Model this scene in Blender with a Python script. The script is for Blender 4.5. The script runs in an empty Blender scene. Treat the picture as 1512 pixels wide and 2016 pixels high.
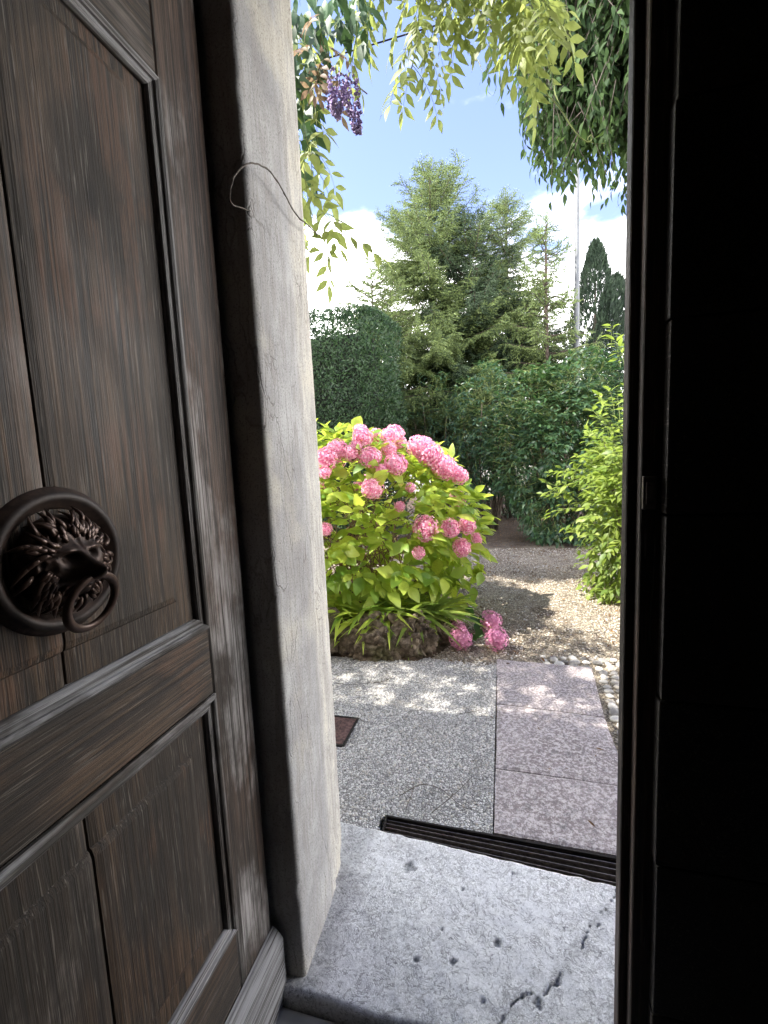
import bpy, bmesh, math, random
import numpy as np
from mathutils import Vector, Matrix, noise

SC = bpy.context.scene
COL = SC.collection
rng = np.random.default_rng(7)
random.seed(7)

# ------------------------------------------------------------------ camera
CAM_H = 1.5
FPX = 876.0
def cam_matrix(psi=15.0, pitch=6.5, roll=2.6):
    a, p, r = (math.radians(v) for v in (psi, pitch, roll))
    fwd = np.array([-math.sin(a)*math.cos(p), math.cos(a)*math.cos(p), -math.sin(p)])
    right0 = np.array([math.cos(a), math.sin(a), 0.0]); up0 = np.cross(right0, fwd)
    right = right0*math.cos(r) - up0*math.sin(r)
    up = np.cross(right, fwd)
    return np.array([right, up, fwd])
CR = cam_matrix()
cam = bpy.data.cameras.new('camera'); camo = bpy.data.objects.new('camera', cam); COL.objects.link(camo)
cam.sensor_fit = 'VERTICAL'; cam.sensor_height = 24.0; cam.lens = 24.0*FPX/2016.0
cam.clip_start = 0.02; cam.clip_end = 500
M = Matrix([[CR[0][i], CR[1][i], -CR[2][i]] for i in range(3)]).to_4x4()
M.translation = (0, 0, CAM_H)
camo.matrix_world = M
SC.camera = camo
CAM = np.array([0, 0, CAM_H])
def P(px, py, y):
    """world point seen at photo pixel, on the plane at depth y"""
    v = np.array([(px-756)/FPX, -(py-1008)/FPX, 1.0]) @ CR
    return CAM + v*(y/v[1])
def PX(px, py, x):
    v = np.array([(px-756)/FPX, -(py-1008)/FPX, 1.0]) @ CR
    return CAM + v*(x/v[0])
def G(px, py, z=-.03):
    v = np.array([(px-756)/FPX, -(py-1008)/FPX, 1.0]) @ CR
    return CAM + v*((z-CAM_H)/v[2])

# ------------------------------------------------------------------ world, sun, exposure
SUN_EL, SUN_AZ = math.radians(58), math.radians(63)     # azimuth measured from -Y toward -X
sun_dir = Vector((-math.cos(SUN_EL)*math.sin(SUN_AZ), -math.cos(SUN_EL)*math.cos(SUN_AZ), math.sin(SUN_EL)))
sl = bpy.data.lights.new('sun', 'SUN'); sl.energy = 2.9; sl.angle = math.radians(.53); sl.color = (1.0, .95, .86)
so = bpy.data.objects.new('sun', sl); COL.objects.link(so)
so.rotation_euler = sun_dir.to_track_quat('Z', 'Y').to_euler(); so.location = (-8, -4, 14)

W = bpy.data.worlds.new('World'); SC.world = W; W.use_nodes = True
nt = W.node_tree; nt.nodes.clear()
def wn(t, **k):
    n = nt.nodes.new(t)
    for a, b in k.items(): setattr(n, a, b)
    return n
sky = wn('ShaderNodeTexSky', sky_type='NISHITA'); sky.sun_disc = False
sky.sun_elevation = SUN_EL; sky.sun_rotation = math.atan2(sun_dir.x, sun_dir.y)
sky.air_density = 1.0; sky.dust_density = .6; sky.ozone_density = 3.0
tc = wn('ShaderNodeTexCoord')
mp = wn('ShaderNodeMapping'); mp.inputs['Scale'].default_value = (1.0, 1.0, 2.3); mp.inputs['Location'].default_value = (1.7, .4, .2)
nz = wn('ShaderNodeTexNoise'); nz.inputs['Scale'].default_value = 2.6; nz.inputs['Detail'].default_value = 9; nz.inputs['Roughness'].default_value = .52
sep = wn('ShaderNodeSeparateXYZ')
band = wn('ShaderNodeMapRange'); band.inputs['From Min'].default_value = .34; band.inputs['From Max'].default_value = .60
band.inputs['To Min'].default_value = .17; band.inputs['To Max'].default_value = -.17
add = wn('ShaderNodeMath', operation='ADD')
rmp = wn('ShaderNodeMapRange'); rmp.interpolation_type = 'SMOOTHSTEP'
rmp.inputs['From Min'].default_value = .43; rmp.inputs['From Max'].default_value = .70
wmx = wn('ShaderNodeMix', data_type='RGBA')
cld = wn('ShaderNodeRGB'); cld.outputs[0].default_value = (31.0, 30.5, 30.0, 1)
bg = wn('ShaderNodeBackground'); bg.inputs['Strength'].default_value = .096
wo = wn('ShaderNodeOutputWorld')
L = nt.links.new
L(tc.outputs['Generated'], mp.inputs['Vector']); L(mp.outputs[0], nz.inputs['Vector'])
L(tc.outputs['Generated'], sep.inputs[0]); L(sep.outputs['Z'], band.inputs['Value'])
tint = wn('ShaderNodeMix', data_type='RGBA', blend_type='MULTIPLY'); tint.inputs['Factor'].default_value = 1; tint.inputs['B'].default_value = (1.06, .88, 1.0, 1)
L(sky.outputs[0], tint.inputs['A'])
L(nz.outputs['Fac'], add.inputs[0]); L(band.outputs[0], add.inputs[1]); L(add.outputs[0], rmp.inputs['Value'])
L(rmp.outputs[0], wmx.inputs['Factor']); L(tint.outputs['Result'], wmx.inputs['A']); L(cld.outputs[0], wmx.inputs['B'])
L(wmx.outputs['Result'], bg.inputs['Color']); L(bg.outputs[0], wo.inputs['Surface'])

SC.view_settings.view_transform = 'Standard'; SC.view_settings.look = 'None'
SC.view_settings.exposure = 2.4; SC.view_settings.gamma = 1; SC.view_settings.use_curve_mapping = False
SC.cycles.max_bounces = 10; SC.cycles.diffuse_bounces = 6; SC.cycles.transmission_bounces = 8; SC.cycles.transparent_max_bounces = 8

# ------------------------------------------------------------------ materials
class NM:
    def __init__(s, name):
        s.m = bpy.data.materials.new(name); s.m.use_nodes = True
        s.t = s.m.node_tree; s.t.nodes.clear()
        s.out = s.n('ShaderNodeOutputMaterial')
    def n(s, t, inp=None, **k):
        n = s.t.nodes.new(t)
        for a, b in k.items(): setattr(n, a, b)
        for a, b in (inp or {}).items():
            if isinstance(b, bpy.types.NodeSocket): s.t.links.new(b, n.inputs[a])
            else: n.inputs[a].default_value = b
        return n
    def coord(s, scale=(1, 1, 1), which='Object', rnd=False):
        c = s.n('ShaderNodeTexCoord').outputs[which]
        if rnd:
            r = s.n('ShaderNodeObjectInfo').outputs['Random']
            mu = s.n('ShaderNodeMath', {0: r, 1: 37.0}, operation='MULTIPLY').outputs[0]
            c = s.n('ShaderNodeVectorMath', {0: c, 1: s.n('ShaderNodeCombineXYZ', {'X': mu, 'Y': mu, 'Z': mu}).outputs[0]}, operation='ADD').outputs[0]
        return s.n('ShaderNodeMapping', {'Vector': c, 'Scale': scale}).outputs[0]
    def noise(s, v, sc, det=4, ro=.55, dist=0):
        return s.n('ShaderNodeTexNoise', {'Vector': v, 'Scale': sc, 'Detail': det, 'Roughness': ro, 'Distortion': dist}).outputs['Fac']
    def vor(s, v, sc, feature='F1', out='Distance', rnd=1.0):
        return s.n('ShaderNodeTexVoronoi', {'Vector': v, 'Scale': sc, 'Randomness': rnd}, feature=feature).outputs[out]
    def mr(s, v, a, b, c=0., d=1., smooth=True):
        return s.n('ShaderNodeMapRange', {'Value': v, 'From Min': a, 'From Max': b, 'To Min': c, 'To Max': d}, interpolation_type='SMOOTHSTEP' if smooth else 'LINEAR').outputs[0]
    def math(s, op, a, b=0., c=None):
        d = {0: a, 1: b}
        if c is not None: d[2] = c
        return s.n('ShaderNodeMath', d, operation=op).outputs[0]
    def mix(s, f, a, b, bt='MIX'):
        a = (*a, 1) if isinstance(a, tuple) and len(a) == 3 else a
        b = (*b, 1) if isinstance(b, tuple) and len(b) == 3 else b
        return s.n('ShaderNodeMix', {'Factor': f, 'A': a, 'B': b}, data_type='RGBA', blend_type=bt).outputs['Result']
    def ramp(s, v, stops):
        r = s.n('ShaderNodeValToRGB', {'Fac': v}); e = r.color_ramp.elements
        while len(e) < len(stops): e.new(.5)
        for q, (p, c) in zip(e, stops): q.position = p; q.color = (*c, 1)
        return r.outputs['Color']
    def bump(s, h, st=.3, d=.01, nrm=None):
        k = {'Height': h, 'Strength': st, 'Distance': d}
        if nrm is not None: k['Normal'] = nrm
        return s.n('ShaderNodeBump', k).outputs[0]
    def fin(s, col, rough=.7, nrm=None, spec=.4, metal=0.):
        col = (*col, 1) if isinstance(col, tuple) and len(col) == 3 else col
        k = {'Base Color': col, 'Roughness': rough, 'Specular IOR Level': spec, 'Metallic': metal}
        if nrm is not None: k['Normal'] = nrm
        b = s.n('ShaderNodeBsdfPrincipled', k)
        s.t.links.new(b.outputs[0], s.out.inputs['Surface']); s.b = b
        return s.m

def leaf_mat(name, c1, c2, trans, tf=.4, rough=.45, spec=.35, vein=True):
    m = NM(name)
    r1 = m.n('ShaderNodeNewGeometry').outputs['Random Per Island']
    r2 = m.n('ShaderNodeObjectInfo').outputs['Random']
    r = m.math('FRACT', m.math('ADD', r1, r2))
    c = m.coord()
    big = m.noise(c, 2.3, 2)
    f = m.math('ADD', m.math('MULTIPLY', r, .6), m.math('MULTIPLY', big, .45))
    f = m.mr(f, .2, .85)
    col = m.mix(f, c1, c2)
    spot = m.mr(m.noise(c, 60, 2), .3, .7, .85, 1.12)
    col = m.mix(1.0, col, m.n('ShaderNodeCombineXYZ', {'X': spot, 'Y': spot, 'Z': spot}).outputs[0], 'MULTIPLY')
    p = m.n('ShaderNodeBsdfPrincipled', {'Base Color': col, 'Roughness': rough, 'Specular IOR Level': spec})
    tcol = m.mix(.35, (*trans, 1), col)
    t = m.n('ShaderNodeBsdfTranslucent', {'Color': tcol})
    s = m.n('ShaderNodeMixShader', {0: tf, 1: p.outputs[0], 2: t.outputs[0]})
    m.t.links.new(s.outputs[0], m.out.inputs['Surface'])
    return m.m

def bark_mat(name, c1=(.06, .045, .035), c2=(.16, .13, .10)):
    m = NM(name); c = m.coord((8, 8, 2.2))
    n = m.noise(c, 6, 6, .65)
    return m.fin(m.mix(m.mr(n, .35, .7), c1, c2), .9, m.bump(n, .8, .02), .2)

def wood_mat(name, grain='Z', bleach=.35, dark=(.014, .009, .006), brown=(.105, .064, .036), grey=(.18, .155, .135), red=(.10, .052, .030)):
    m = NM(name)
    a, b = 110, 1.7
    sc = {'Z': (a, a, b), 'Y': (a, b, a)}[grain]
    c = m.coord(sc, rnd=True); c2 = m.coord((1, 1, .45) if grain == 'Z' else (1, .45, 1), rnd=True)
    g1 = m.noise(c, 1.0, 8, .62, .6); g2 = m.noise(c, 4.2, 4, .6)
    gr = m.math('ADD', m.math('MULTIPLY', g1, .65), m.math('MULTIPLY', g2, .35))
    blot = m.noise(c2, 3.2, 5, .6, .4); blot2 = m.noise(c2, 7.5, 5, .6)
    col = m.mix(m.mr(gr, .40, .62), dark, brown)
    col = m.mix(m.mr(blot, .38, .60, 0, .82), col, (.026, .022, .018))
    kc = m.n('ShaderNodeTexVoronoi', {'Vector': m.coord((7, 7, 2.4) if grain == 'Z' else (7, 2.4, 7), rnd=True), 'Scale': 1.0}, feature='F1').outputs['Distance']
    knot = m.mr(kc, .03, .11, 1, 0)
    col = m.mix(m.math('MULTIPLY', knot, .8), col, (.012, .009, .007))
    scr = m.mr(m.noise(m.coord((260, 260, 9) if grain == 'Z' else (260, 9, 260), rnd=True), 1.0, 3), .60, .68)
    col = m.mix(m.math('MULTIPLY', scr, .35), col, (.25, .22, .19))
    col = m.mix(m.math('MULTIPLY', m.mr(blot2, .52, .66), m.mr(gr, .42, .6)), col, red)
    # bleached, worn grain
    wear = m.math('ADD', m.math('MULTIPLY', blot2, .5), m.math('MULTIPLY', m.noise(c2, 2.1, 4), .5))
    th = .62 - bleach*.30
    wm = m.math('MULTIPLY', m.mr(wear, th, th+.10), m.mr(gr, .40, .56))
    col = m.mix(m.math('MULTIPLY', wm, .85), col, grey)
    # pores
    pore = m.mr(m.noise(m.coord(tuple(v*3.2 for v in sc), rnd=True), 1.0, 2), .30, .42, 0, 1)
    col = m.mix(pore, m.mix(.65, col, (.01, .008, .007)), col)
    nrm = m.bump(gr, .9, .004)
    nrm = m.bump(blot2, .25, .01, nrm)
    return m.fin(col, m.mr(blot, .3, .7, .50, .78), nrm, .35)

def stone_jamb_mat():
    m = NM('jamb stone'); c = m.coord(); cs = m.coord((9, 9, 1.3))
    a = m.noise(c, 5, 8, .62); b = m.noise(cs, 4, 8, .7, .8); f = m.noise(c, 190, 3, .7)
    col = m.mix(m.mr(a, .3, .7), (.27, .265, .265), (.43, .425, .415))
    col = m.mix(m.mr(b, .42, .66, 0, .75), col, (.27, .25, .235))
    col = m.mix(m.mr(m.noise(c, 1.7, 7, .65), .48, .66, 0, .5), col, (.30, .285, .27))
    xx = m.n('ShaderNodeSeparateXYZ', {0: m.n('ShaderNodeTexCoord').outputs['Object']}).outputs['Y']
    col = m.mix(m.math('MULTIPLY', m.mr(xx, .06, .12), m.mr(b, .3, .6, .8, .2)), col, (.62, .58, .49))  # outer facet painted paler and warmer, carrying its turn towards daylight
    yel = m.mr(m.noise(c, 3.1, 5), .5, .68, 0, .6)
    col = m.mix(yel, col, (.52, .48, .39))
    col = m.mix(m.mr(f, .36, .48, .6, 0), col, (.13, .125, .12))
    # vertical hair cracks
    v = m.n('ShaderNodeTexCoord').outputs['Object']
    w = m.n('ShaderNodeVectorMath', {0: v, 1: m.n('ShaderNodeVectorMath', {0: m.n('ShaderNodeTexNoise', {'Vector': v, 'Scale': 9., 'Detail': 5.}).outputs['Color'], 1: (.06, .06, .06)}, operation='MULTIPLY').outputs[0]}, operation='ADD').outputs[0]
    w = m.n('ShaderNodeMapping', {'Vector': w, 'Scale': (22, 22, 3.0)}).outputs[0]
    e = m.vor(w, 1.0, 'DISTANCE_TO_EDGE')
    cm = m.mr(m.noise(c, 2.7, 3), .46, .58)
    crack = m.math('MULTIPLY', m.mr(e, 0, .035, 1, 0), cm)
    col = m.mix(m.math('MULTIPLY', crack, .5), col, (.16, .145, .13))
    nrm = m.bump(f, .35, .003); nrm = m.bump(m.math('SUBTRACT', b, crack), .45, .008, nrm)
    return m.fin(col, .85, nrm, .25)

def threshold_mat():
    m = NM('threshold limestone')
    v = m.n('ShaderNodeTexCoord').outputs['Object']
    nc = m.n('ShaderNodeTexNoise', {'Vector': v, 'Scale': 14., 'Detail': 6., 'Roughness': .65}).outputs['Color']
    w = m.n('ShaderNodeVectorMath', {0: v, 1: m.n('ShaderNodeVectorMath', {0: nc, 1: (.07, .07, .07)}, operation='MULTIPLY').outputs[0]}, operation='ADD').outputs[0]
    e1 = m.vor(w, 26, 'DISTANCE_TO_EDGE'); e2 = m.vor(w, 62, 'DISTANCE_TO_EDGE'); d3 = m.vor(w, 40)
    a = m.noise(v, 4, 6, .6); b = m.noise(v, 17, 6, .65); f = m.noise(v, 120, 4, .7)
    col = m.mix(m.mr(a, .3, .7), (.76, .755, .75), (.90, .895, .88))
    col = m.mix(m.mr(m.vor(w, 26, 'F1', 'Color'), .2, .9, 0, .35), col, (.86, .86, .87))
    def ridge(sc, w, di): return m.mr(m.math('ABSOLUTE', m.math('SUBTRACT', m.noise(v, sc, 5, .62, di), .5)), .0, w, 1, 0)
    l1 = m.math('MULTIPLY', ridge(17, .030, 1.4), m.mr(b, .40, .52))
    l2 = m.math('MULTIPLY', m.math('MAXIMUM', ridge(52, .035, 1.6), m.math('MULTIPLY', ridge(105, .06, .8), .7)), m.mr(a, .34, .58, .35, 1))
    mott = m.math('MULTIPLY', m.mr(m.noise(v, 30, 7, .72, .6), .53, .61), m.mr(m.noise(v, 5.5, 4), .40, .58, .25, 1))
    col = m.mix(m.math('MULTIPLY', mott, .6), col, (.46, .455, .46))
    col = m.mix(m.math('MULTIPLY', l1, .62), col, (.18, .175, .17))
    col = m.mix(m.math('MULTIPLY', l2, .8), col, (.22, .21, .20))
    col = m.mix(m.mr(f, .55, .66, 0, .75), col, (.24, .24, .24))
    pits = m.math('MULTIPLY', m.mr(m.vor(w, 33, 'F1'), .05, .20, 1, 0), m.mr(m.noise(v, 7.5, 5, .65), .50, .60))
    stain = m.math('MULTIPLY', m.mr(m.noise(v, 2.6, 8, .7), .52, .66), m.mr(f, .40, .55, .3, 1))
    col = m.mix(m.math('MULTIPLY', stain, .3), col, (.36, .34, .31))
    col = m.mix(m.math('MULTIPLY', pits, .8), col, (.13, .13, .13))
    dirt = m.n('ShaderNodeAttribute', attribute_name='dirt').outputs['Fac']
    dn = m.math('MULTIPLY', dirt, m.mr(m.math('ADD', b, f), .75, 1.15, .45, 1))
    col = m.mix(dn, col, (.10, .10, .105))
    h = m.math('SUBTRACT', m.math('MULTIPLY', b, .6), m.math('ADD', m.math('MULTIPLY', l1, .4), pits))
    nrm = m.bump(h, .5, .004); nrm = m.bump(f, .3, .002, nrm)
    return m.fin(col, .72, nrm, .3)

def slab_mat():
    m = NM('porphyry slab'); c = m.coord(rnd=True); v = m.n('ShaderNodeTexCoord').outputs['Object']
    a = m.noise(c, 3, 5); b = m.noise(c, 64, 8, .78, .3); f = m.noise(c, 130, 4, .75)
    y = m.n('ShaderNodeSeparateXYZ', {0: v}).outputs['Y']
    near = m.mr(y, 2.08, 2.11, 1, 0)
    col = m.mix(m.mr(a, .3, .7), (.20, .165, .16), (.29, .245, .24))
    spots = m.math('MULTIPLY', m.mr(b, .46, .56), m.math('ADD', m.math('MULTIPLY', near, .6), .16))
    col = m.mix(spots, col, (.66, .60, .59))
    col = m.mix(m.math('MULTIPLY', m.mr(m.noise(c, 24, 8, .78), .52, .62), m.math('ADD', m.math('MULTIPLY', near, .45), .12)), col, (.13, .125, .125))
    col = m.mix(m.mr(f, .54, .64, 0, .7), col, (.11, .105, .10))
    col = m.mix(m.math('MULTIPLY', m.mr(m.vor(c, 120), .1, .28, 1, 0), .45), col, (.6, .57, .56))
    nrm = m.bump(b, .5, .006); nrm = m.bump(f, .5, .003, nrm)
    return m.fin(col, .8, nrm, .3)

def mortar_mat():
    m = NM('washed aggregate mortar'); c = m.coord()
    e = m.vor(c, 85, 'DISTANCE_TO_EDGE'); k = m.vor(c, 85, 'F1', 'Color'); n = m.noise(c, 2.2, 5); f = m.noise(c, 260, 3)
    col = m.mix(m.mr(k, .1, .9), (.34, .33, .32), (.66, .65, .63))
    col = m.mix(m.mr(e, .02, .13, 1, 0), col, (.10, .095, .09))
    col = m.mix(m.mr(n, .5, .72, 0, .45), col, (.15, .14, .12))
    nrm = m.bump(m.mr(e, 0, .25), .8, .006)
    return m.fin(col, .85, nrm, .25)

def gravel_ground_mat():
    m = NM('gravel and earth'); c = m.coord(); v = m.n('ShaderNodeTexCoord').outputs['Object']
    e = m.vor(c, 55, 'DISTANCE_TO_EDGE'); k = m.vor(c, 55, 'F1', 'Color'); n = m.noise(c, 1.6, 6, .6); f = m.noise(c, 30, 6, .7)
    col = m.mix(m.mr(k, .1, .9), (.27, .225, .17), (.47, .41, .32))
    col = m.mix(m.mr(e, .02, .12, 1, 0), col, (.10, .085, .065))
    y = m.n('ShaderNodeSeparateXYZ', {0: v}).outputs
    far = m.mr(m.math('ADD', y['Y'], m.math('MULTIPLY', n, 3.0)), 8.4, 10.2)
    soil = m.mix(m.mr(f, .35, .65), (.045, .03, .022), (.13, .09, .065))
    col = m.mix(m.mr(m.noise(c, 2.6, 6, .7), .5, .62, 0, .6), col, soil)
    col = m.mix(far, col, soil)
    nrm = m.bump(m.math('ADD', m.mr(e, 0, .25), f), .8, .012)
    return m.fin(col, .9, nrm, .2)

def pebble_mat(name, a=(.34, .33, .31), b=(.66, .65, .62)):
    m = NM(name); g = m.n('ShaderNodeNewGeometry').outputs['Random Per Island']
    r2 = m.n('ShaderNodeObjectInfo').outputs['Random']
    g = m.math('FRACT', m.math('ADD', g, r2))
    col = m.ramp(g, [(0, tuple(.45*v for v in a)), (.25, a), (.6, b), (.82, (.50, .45, .38)), (1, (.72, .72, .70))])
    st = m.mr(m.noise(m.coord(which='Object'), 3.4, 7, .7), .48, .66, 0, .4)
    col = m.mix(st, col, (.17, .155, .135))
    n = m.noise(m.coord(), 120, 3)
    col = m.mix(m.mr(n, .4, .7, 0, .35), col, (.16, .15, .14))
    return m.fin(col, .75, m.bump(n, .3, .003), .3)

MT = {}
MT['wood'] = wood_mat('weathered oak upright grain', 'Z', .22)
MT['wood_stile'] = wood_mat('weathered oak stile', 'Z', .46, brown=(.12, .075, .052), grey=(.33, .315, .305))
MT['wood_rail'] = wood_mat('weathered oak cross grain', 'Y', .30)
MT['wood_trim'] = wood_mat('weathered oak moulding upright', 'Z', .60, dark=(.03, .025, .022), brown=(.12, .09, .07), grey=(.20, .195, .19))
MT['wood_trim_y'] = wood_mat('weathered oak moulding cross', 'Y', .75, dark=(.04, .035, .03), brown=(.14, .11, .09), grey=(.29, .29, .30))
MT['black_wood'] = wood_mat('backlit dark boards', 'Y', -.5, dark=(.006, .005, .005), brown=(.018, .012, .010), red=(.022, .010, .008), grey=(.03, .03, .03))  # near-black tone stands for the leaf's backlit inner side
MT['black_wood_z'] = wood_mat('backlit dark upright', 'Z', -.2, dark=(.02, .014, .011), brown=(.09, .055, .040), red=(.08, .045, .03), grey=(.14, .12, .11))  # brown raised to stand for the thin lit edges
MT['jamb'] = stone_jamb_mat(); MT['threshold'] = threshold_mat(); MT['slab'] = slab_mat(); MT['mortar'] = mortar_mat()
MT['ground'] = gravel_ground_mat(); MT['pebble'] = pebble_mat('washed pebbles', (.40, .39, .38), (.78, .77, .75)); MT['gravel'] = pebble_mat('loose gravel', (.30, .25, .19), (.56, .49, .39))
MT['cobble'] = pebble_mat('river cobbles', (.22, .21, .20), (.40, .39, .37))
def simple(name, col, rough=.7, sc=8, var=.35, bump=.3, metal=0., spec=.3, bd=.005):
    m = NM(name); c = m.coord(); n = m.noise(c, sc, 6, .6)
    a = tuple(v*(1-var) for v in col); b = tuple(min(1, v*(1+var)) for v in col)
    return m.fin(m.mix(m.mr(n, .3, .7), a, b), rough, m.bump(n, bump, bd), spec, metal)
MT['plaster'] = simple('wall plaster', (.42, .38, .32), .9, 5)
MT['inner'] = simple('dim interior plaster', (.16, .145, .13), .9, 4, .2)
MT['iron'] = simple('rusted iron drain', (.010, .007, .006), .75, 40, .3, .4, .1)
MT['iron_edge'] = simple('pale iron bars', (.15, .13, .12), .45, 60, .4, .3, .5)  # paler iron for bars and latch; bar edge highlights are in its colour
MT['rust'] = simple('rusty cover plate', (.10, .055, .05), .75, 60, .5, .5, .2)
MT['bronze_flat'] = simple('dark bronze', (.050, .033, .027), .5, 60, .6, .5, .45, .5, .0015)
def bronze():
    m = NM('worn dark bronze'); c = m.coord(); n = m.noise(c, 70, 6, .65)
    pt = m.n('ShaderNodeNewGeometry').outputs['Pointiness']
    e = m.mr(pt, .50, .56)
    col = m.mix(m.mr(n, .35, .65), (.030, .020, .016), (.065, .040, .030))
    col = m.mix(m.math('MULTIPLY', e, .45), col, (.11, .065, .048))
    col = m.mix(m.mr(pt, .44, .49, .8, 0), col, (.012, .009, .008))
    return m.fin(col, m.mr(e, 0, 1, .55, .36), m.bump(n, .4, .0015), .5, .5)
MT['bronze'] = bronze()
MT['pole'] = simple('galvanised pole', (.085, .09, .095), .6, 6, .15, .1, .2)
MT['whitewall'] = simple('pale garden wall', (.55, .54, .50), .9, 2, .15)
MT['soil'] = simple('dark soil', (.07, .05, .035), .95, 20, .5, .9, 0, .1, .02)
MT['vine'] = simple('dry vine stem', (.10, .085, .07), .85, 30, .4, .6)
MT['green_stem'] = simple('green stem', (.16, .20, .06), .6, 10, .3)
MT['red_stem'] = simple('reddish hydrangea stem', (.17, .10, .06), .7, 10, .3)
MT['bark'] = bark_mat('conifer bark', (.035, .026, .02), (.11, .085, .07)); MT['bark2'] = bark_mat('smooth bark')
MT['litter'] = leaf_mat('dry leaf litter', (.10, .055, .03), (.26, .17, .09), (.2, .12, .05), .15, .8, .1)
MT['hyd_leaf'] = leaf_mat('hydrangea leaf', (.12, .24, .04), (.46, .54, .09), (.75, .86, .10), .46, .42, .4)
MT['wis_leaf'] = leaf_mat('sunlit wisteria leaf', (.12, .165, .04), (.23, .27, .08), (.47, .54, .15), .5, .5, .3)  # brighter leaf copy, sunlight put into its colour
MT['wis_dark'] = leaf_mat('shaded wisteria leaf', (.035, .075, .045), (.06, .12, .055), (.12, .22, .06), .25, .5, .3)  # darker leaf copy, shade put into its colour
MT['wis_bronze'] = leaf_mat('young bronze wisteria leaf', (.20, .13, .10), (.26, .22, .11), (.38, .26, .16), .45, .5, .3)
MT['tree_dark'] = leaf_mat('dark drooping leaf', (.020, .040, .018), (.055, .095, .032), (.12, .20, .05), .28, .7, .12)  # leaf colour darkened to stand for the crown's shade
MT['laurel'] = leaf_mat('laurel leaf', (.018, .040, .022), (.045, .095, .034), (.10, .22, .05), .2, .46, .35)
MT['laurel_deep'] = leaf_mat('deep green laurel leaf', (.014, .036, .022), (.03, .075, .032), (.08, .18, .05), .2, .4, .4)
MT['shrub'] = leaf_mat('bright shrub leaf', (.09, .15, .03), (.23, .29, .06), (.42, .56, .08), .4, .45, .3)
MT['hedge'] = leaf_mat('clipped hedge leaf', (.016, .034, .018), (.04, .078, .03), (.08, .16, .04), .18, .5, .3)
MT['spruce'] = leaf_mat('spruce needles', (.024, .046, .024), (.17, .22, .07), (.25, .32, .08), .15, .55, .25)
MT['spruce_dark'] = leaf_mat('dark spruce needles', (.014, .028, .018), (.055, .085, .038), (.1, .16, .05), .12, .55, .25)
MT['cypress'] = leaf_mat('cypress scales', (.009, .018, .012), (.024, .042, .022), (.04, .07, .03), .08, .7, .2)
MT['core'] = simple('dark hedge shade', (.012, .015, .010), 1.0, 8, .5)  # near-black tone standing for the shade inside the hedge
def petal_mat():
    m = NM('pink hydrangea petal'); r = m.math('FRACT', m.math('ADD', m.n('ShaderNodeNewGeometry').outputs['Random Per Island'], m.n('ShaderNodeObjectInfo').outputs['Random']))
    c = m.ramp(r, [(0, (.70, .17, .34)), (.4, (.88, .38, .54)), (1, (.95, .70, .78))])
    p = m.n('ShaderNodeBsdfPrincipled', {'Base Color': c, 'Roughness': .6, 'Specular IOR Level': .2})
    t = m.n('ShaderNodeBsdfTranslucent', {'Color': c}); s = m.n('ShaderNodeMixShader', {0: .3, 1: p.outputs[0], 2: t.outputs[0]})
    m.t.links.new(s.outputs[0], m.out.inputs['Surface']); return m.m
MT['petal'] = petal_mat()
MT['mauve'] = leaf_mat('mauve hydrangea petal', (.64, .22, .40), (.82, .42, .58), (.7, .35, .5), .25, .6, .2)
MT['purple'] = leaf_mat('purple wisteria petal', (.33, .24, .48), (.60, .50, .72), (.6, .5, .8), .35, .6, .2)

# ------------------------------------------------------------------ object helpers
def setp(o, label=None, cat=None, group=None, kind=None):
    if label: o['label'] = label
    if cat: o['category'] = cat
    if group: o['group'] = group
    if kind: o['kind'] = kind
    return o
def thing(name, label, cat, loc=(0, 0, 0), group=None):
    o = bpy.data.objects.new(name, None); o.location = tuple(float(v) for v in loc); o.empty_display_size = .1
    COL.objects.link(o); return setp(o, label, cat, group)
def root_loc(o):
    l = np.zeros(3)
    while o is not None: l += np.array(o.location); o = o.parent
    return l
def mesh_np(name, V, F, mat, smooth=False):
    V = np.asarray(V, np.float32)
    me = bpy.data.meshes.new(name)
    if isinstance(F, np.ndarray):
        k = F.shape[1]; n = len(F)
        me.vertices.add(len(V)); me.vertices.foreach_set('co', V.ravel())
        me.loops.add(n*k); me.loops.foreach_set('vertex_index', F.astype(np.int32).ravel())
        me.polygons.add(n); me.polygons.foreach_set('loop_start', (np.arange(n)*k).astype(np.int32))
        me.update(calc_edges=True); me.validate()
    else:
        me.from_pydata([tuple(map(float, v)) for v in V], [], [tuple(int(q) for q in f) for f in F]); me.update()
    if smooth: me.polygons.foreach_set('use_smooth', np.ones(len(me.polygons), bool))
    me.materials.append(mat); return me
def part(name, V, F, mat, parent=None, smooth=False, **k):
    V = np.asarray(V, float)
    if parent is not None: org = root_loc(parent)
    else: org = np.array([(V[:, 0].min()+V[:, 0].max())/2, (V[:, 1].min()+V[:, 1].max())/2, V[:, 2].min()])
    me = mesh_np(name, V-org, F, mat, smooth)
    o = bpy.data.objects.new(name, me); COL.objects.link(o)
    if parent is not None: o.parent = parent
    else: o.location = org
    return setp(o, **k)
def part_abs(name, V, F, mat, smooth=False, **k):     # geometry keeps world coordinates (structures)
    o = bpy.data.objects.new(name, mesh_np(name, V, F, mat, smooth)); COL.objects.link(o); return setp(o, **k)

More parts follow.
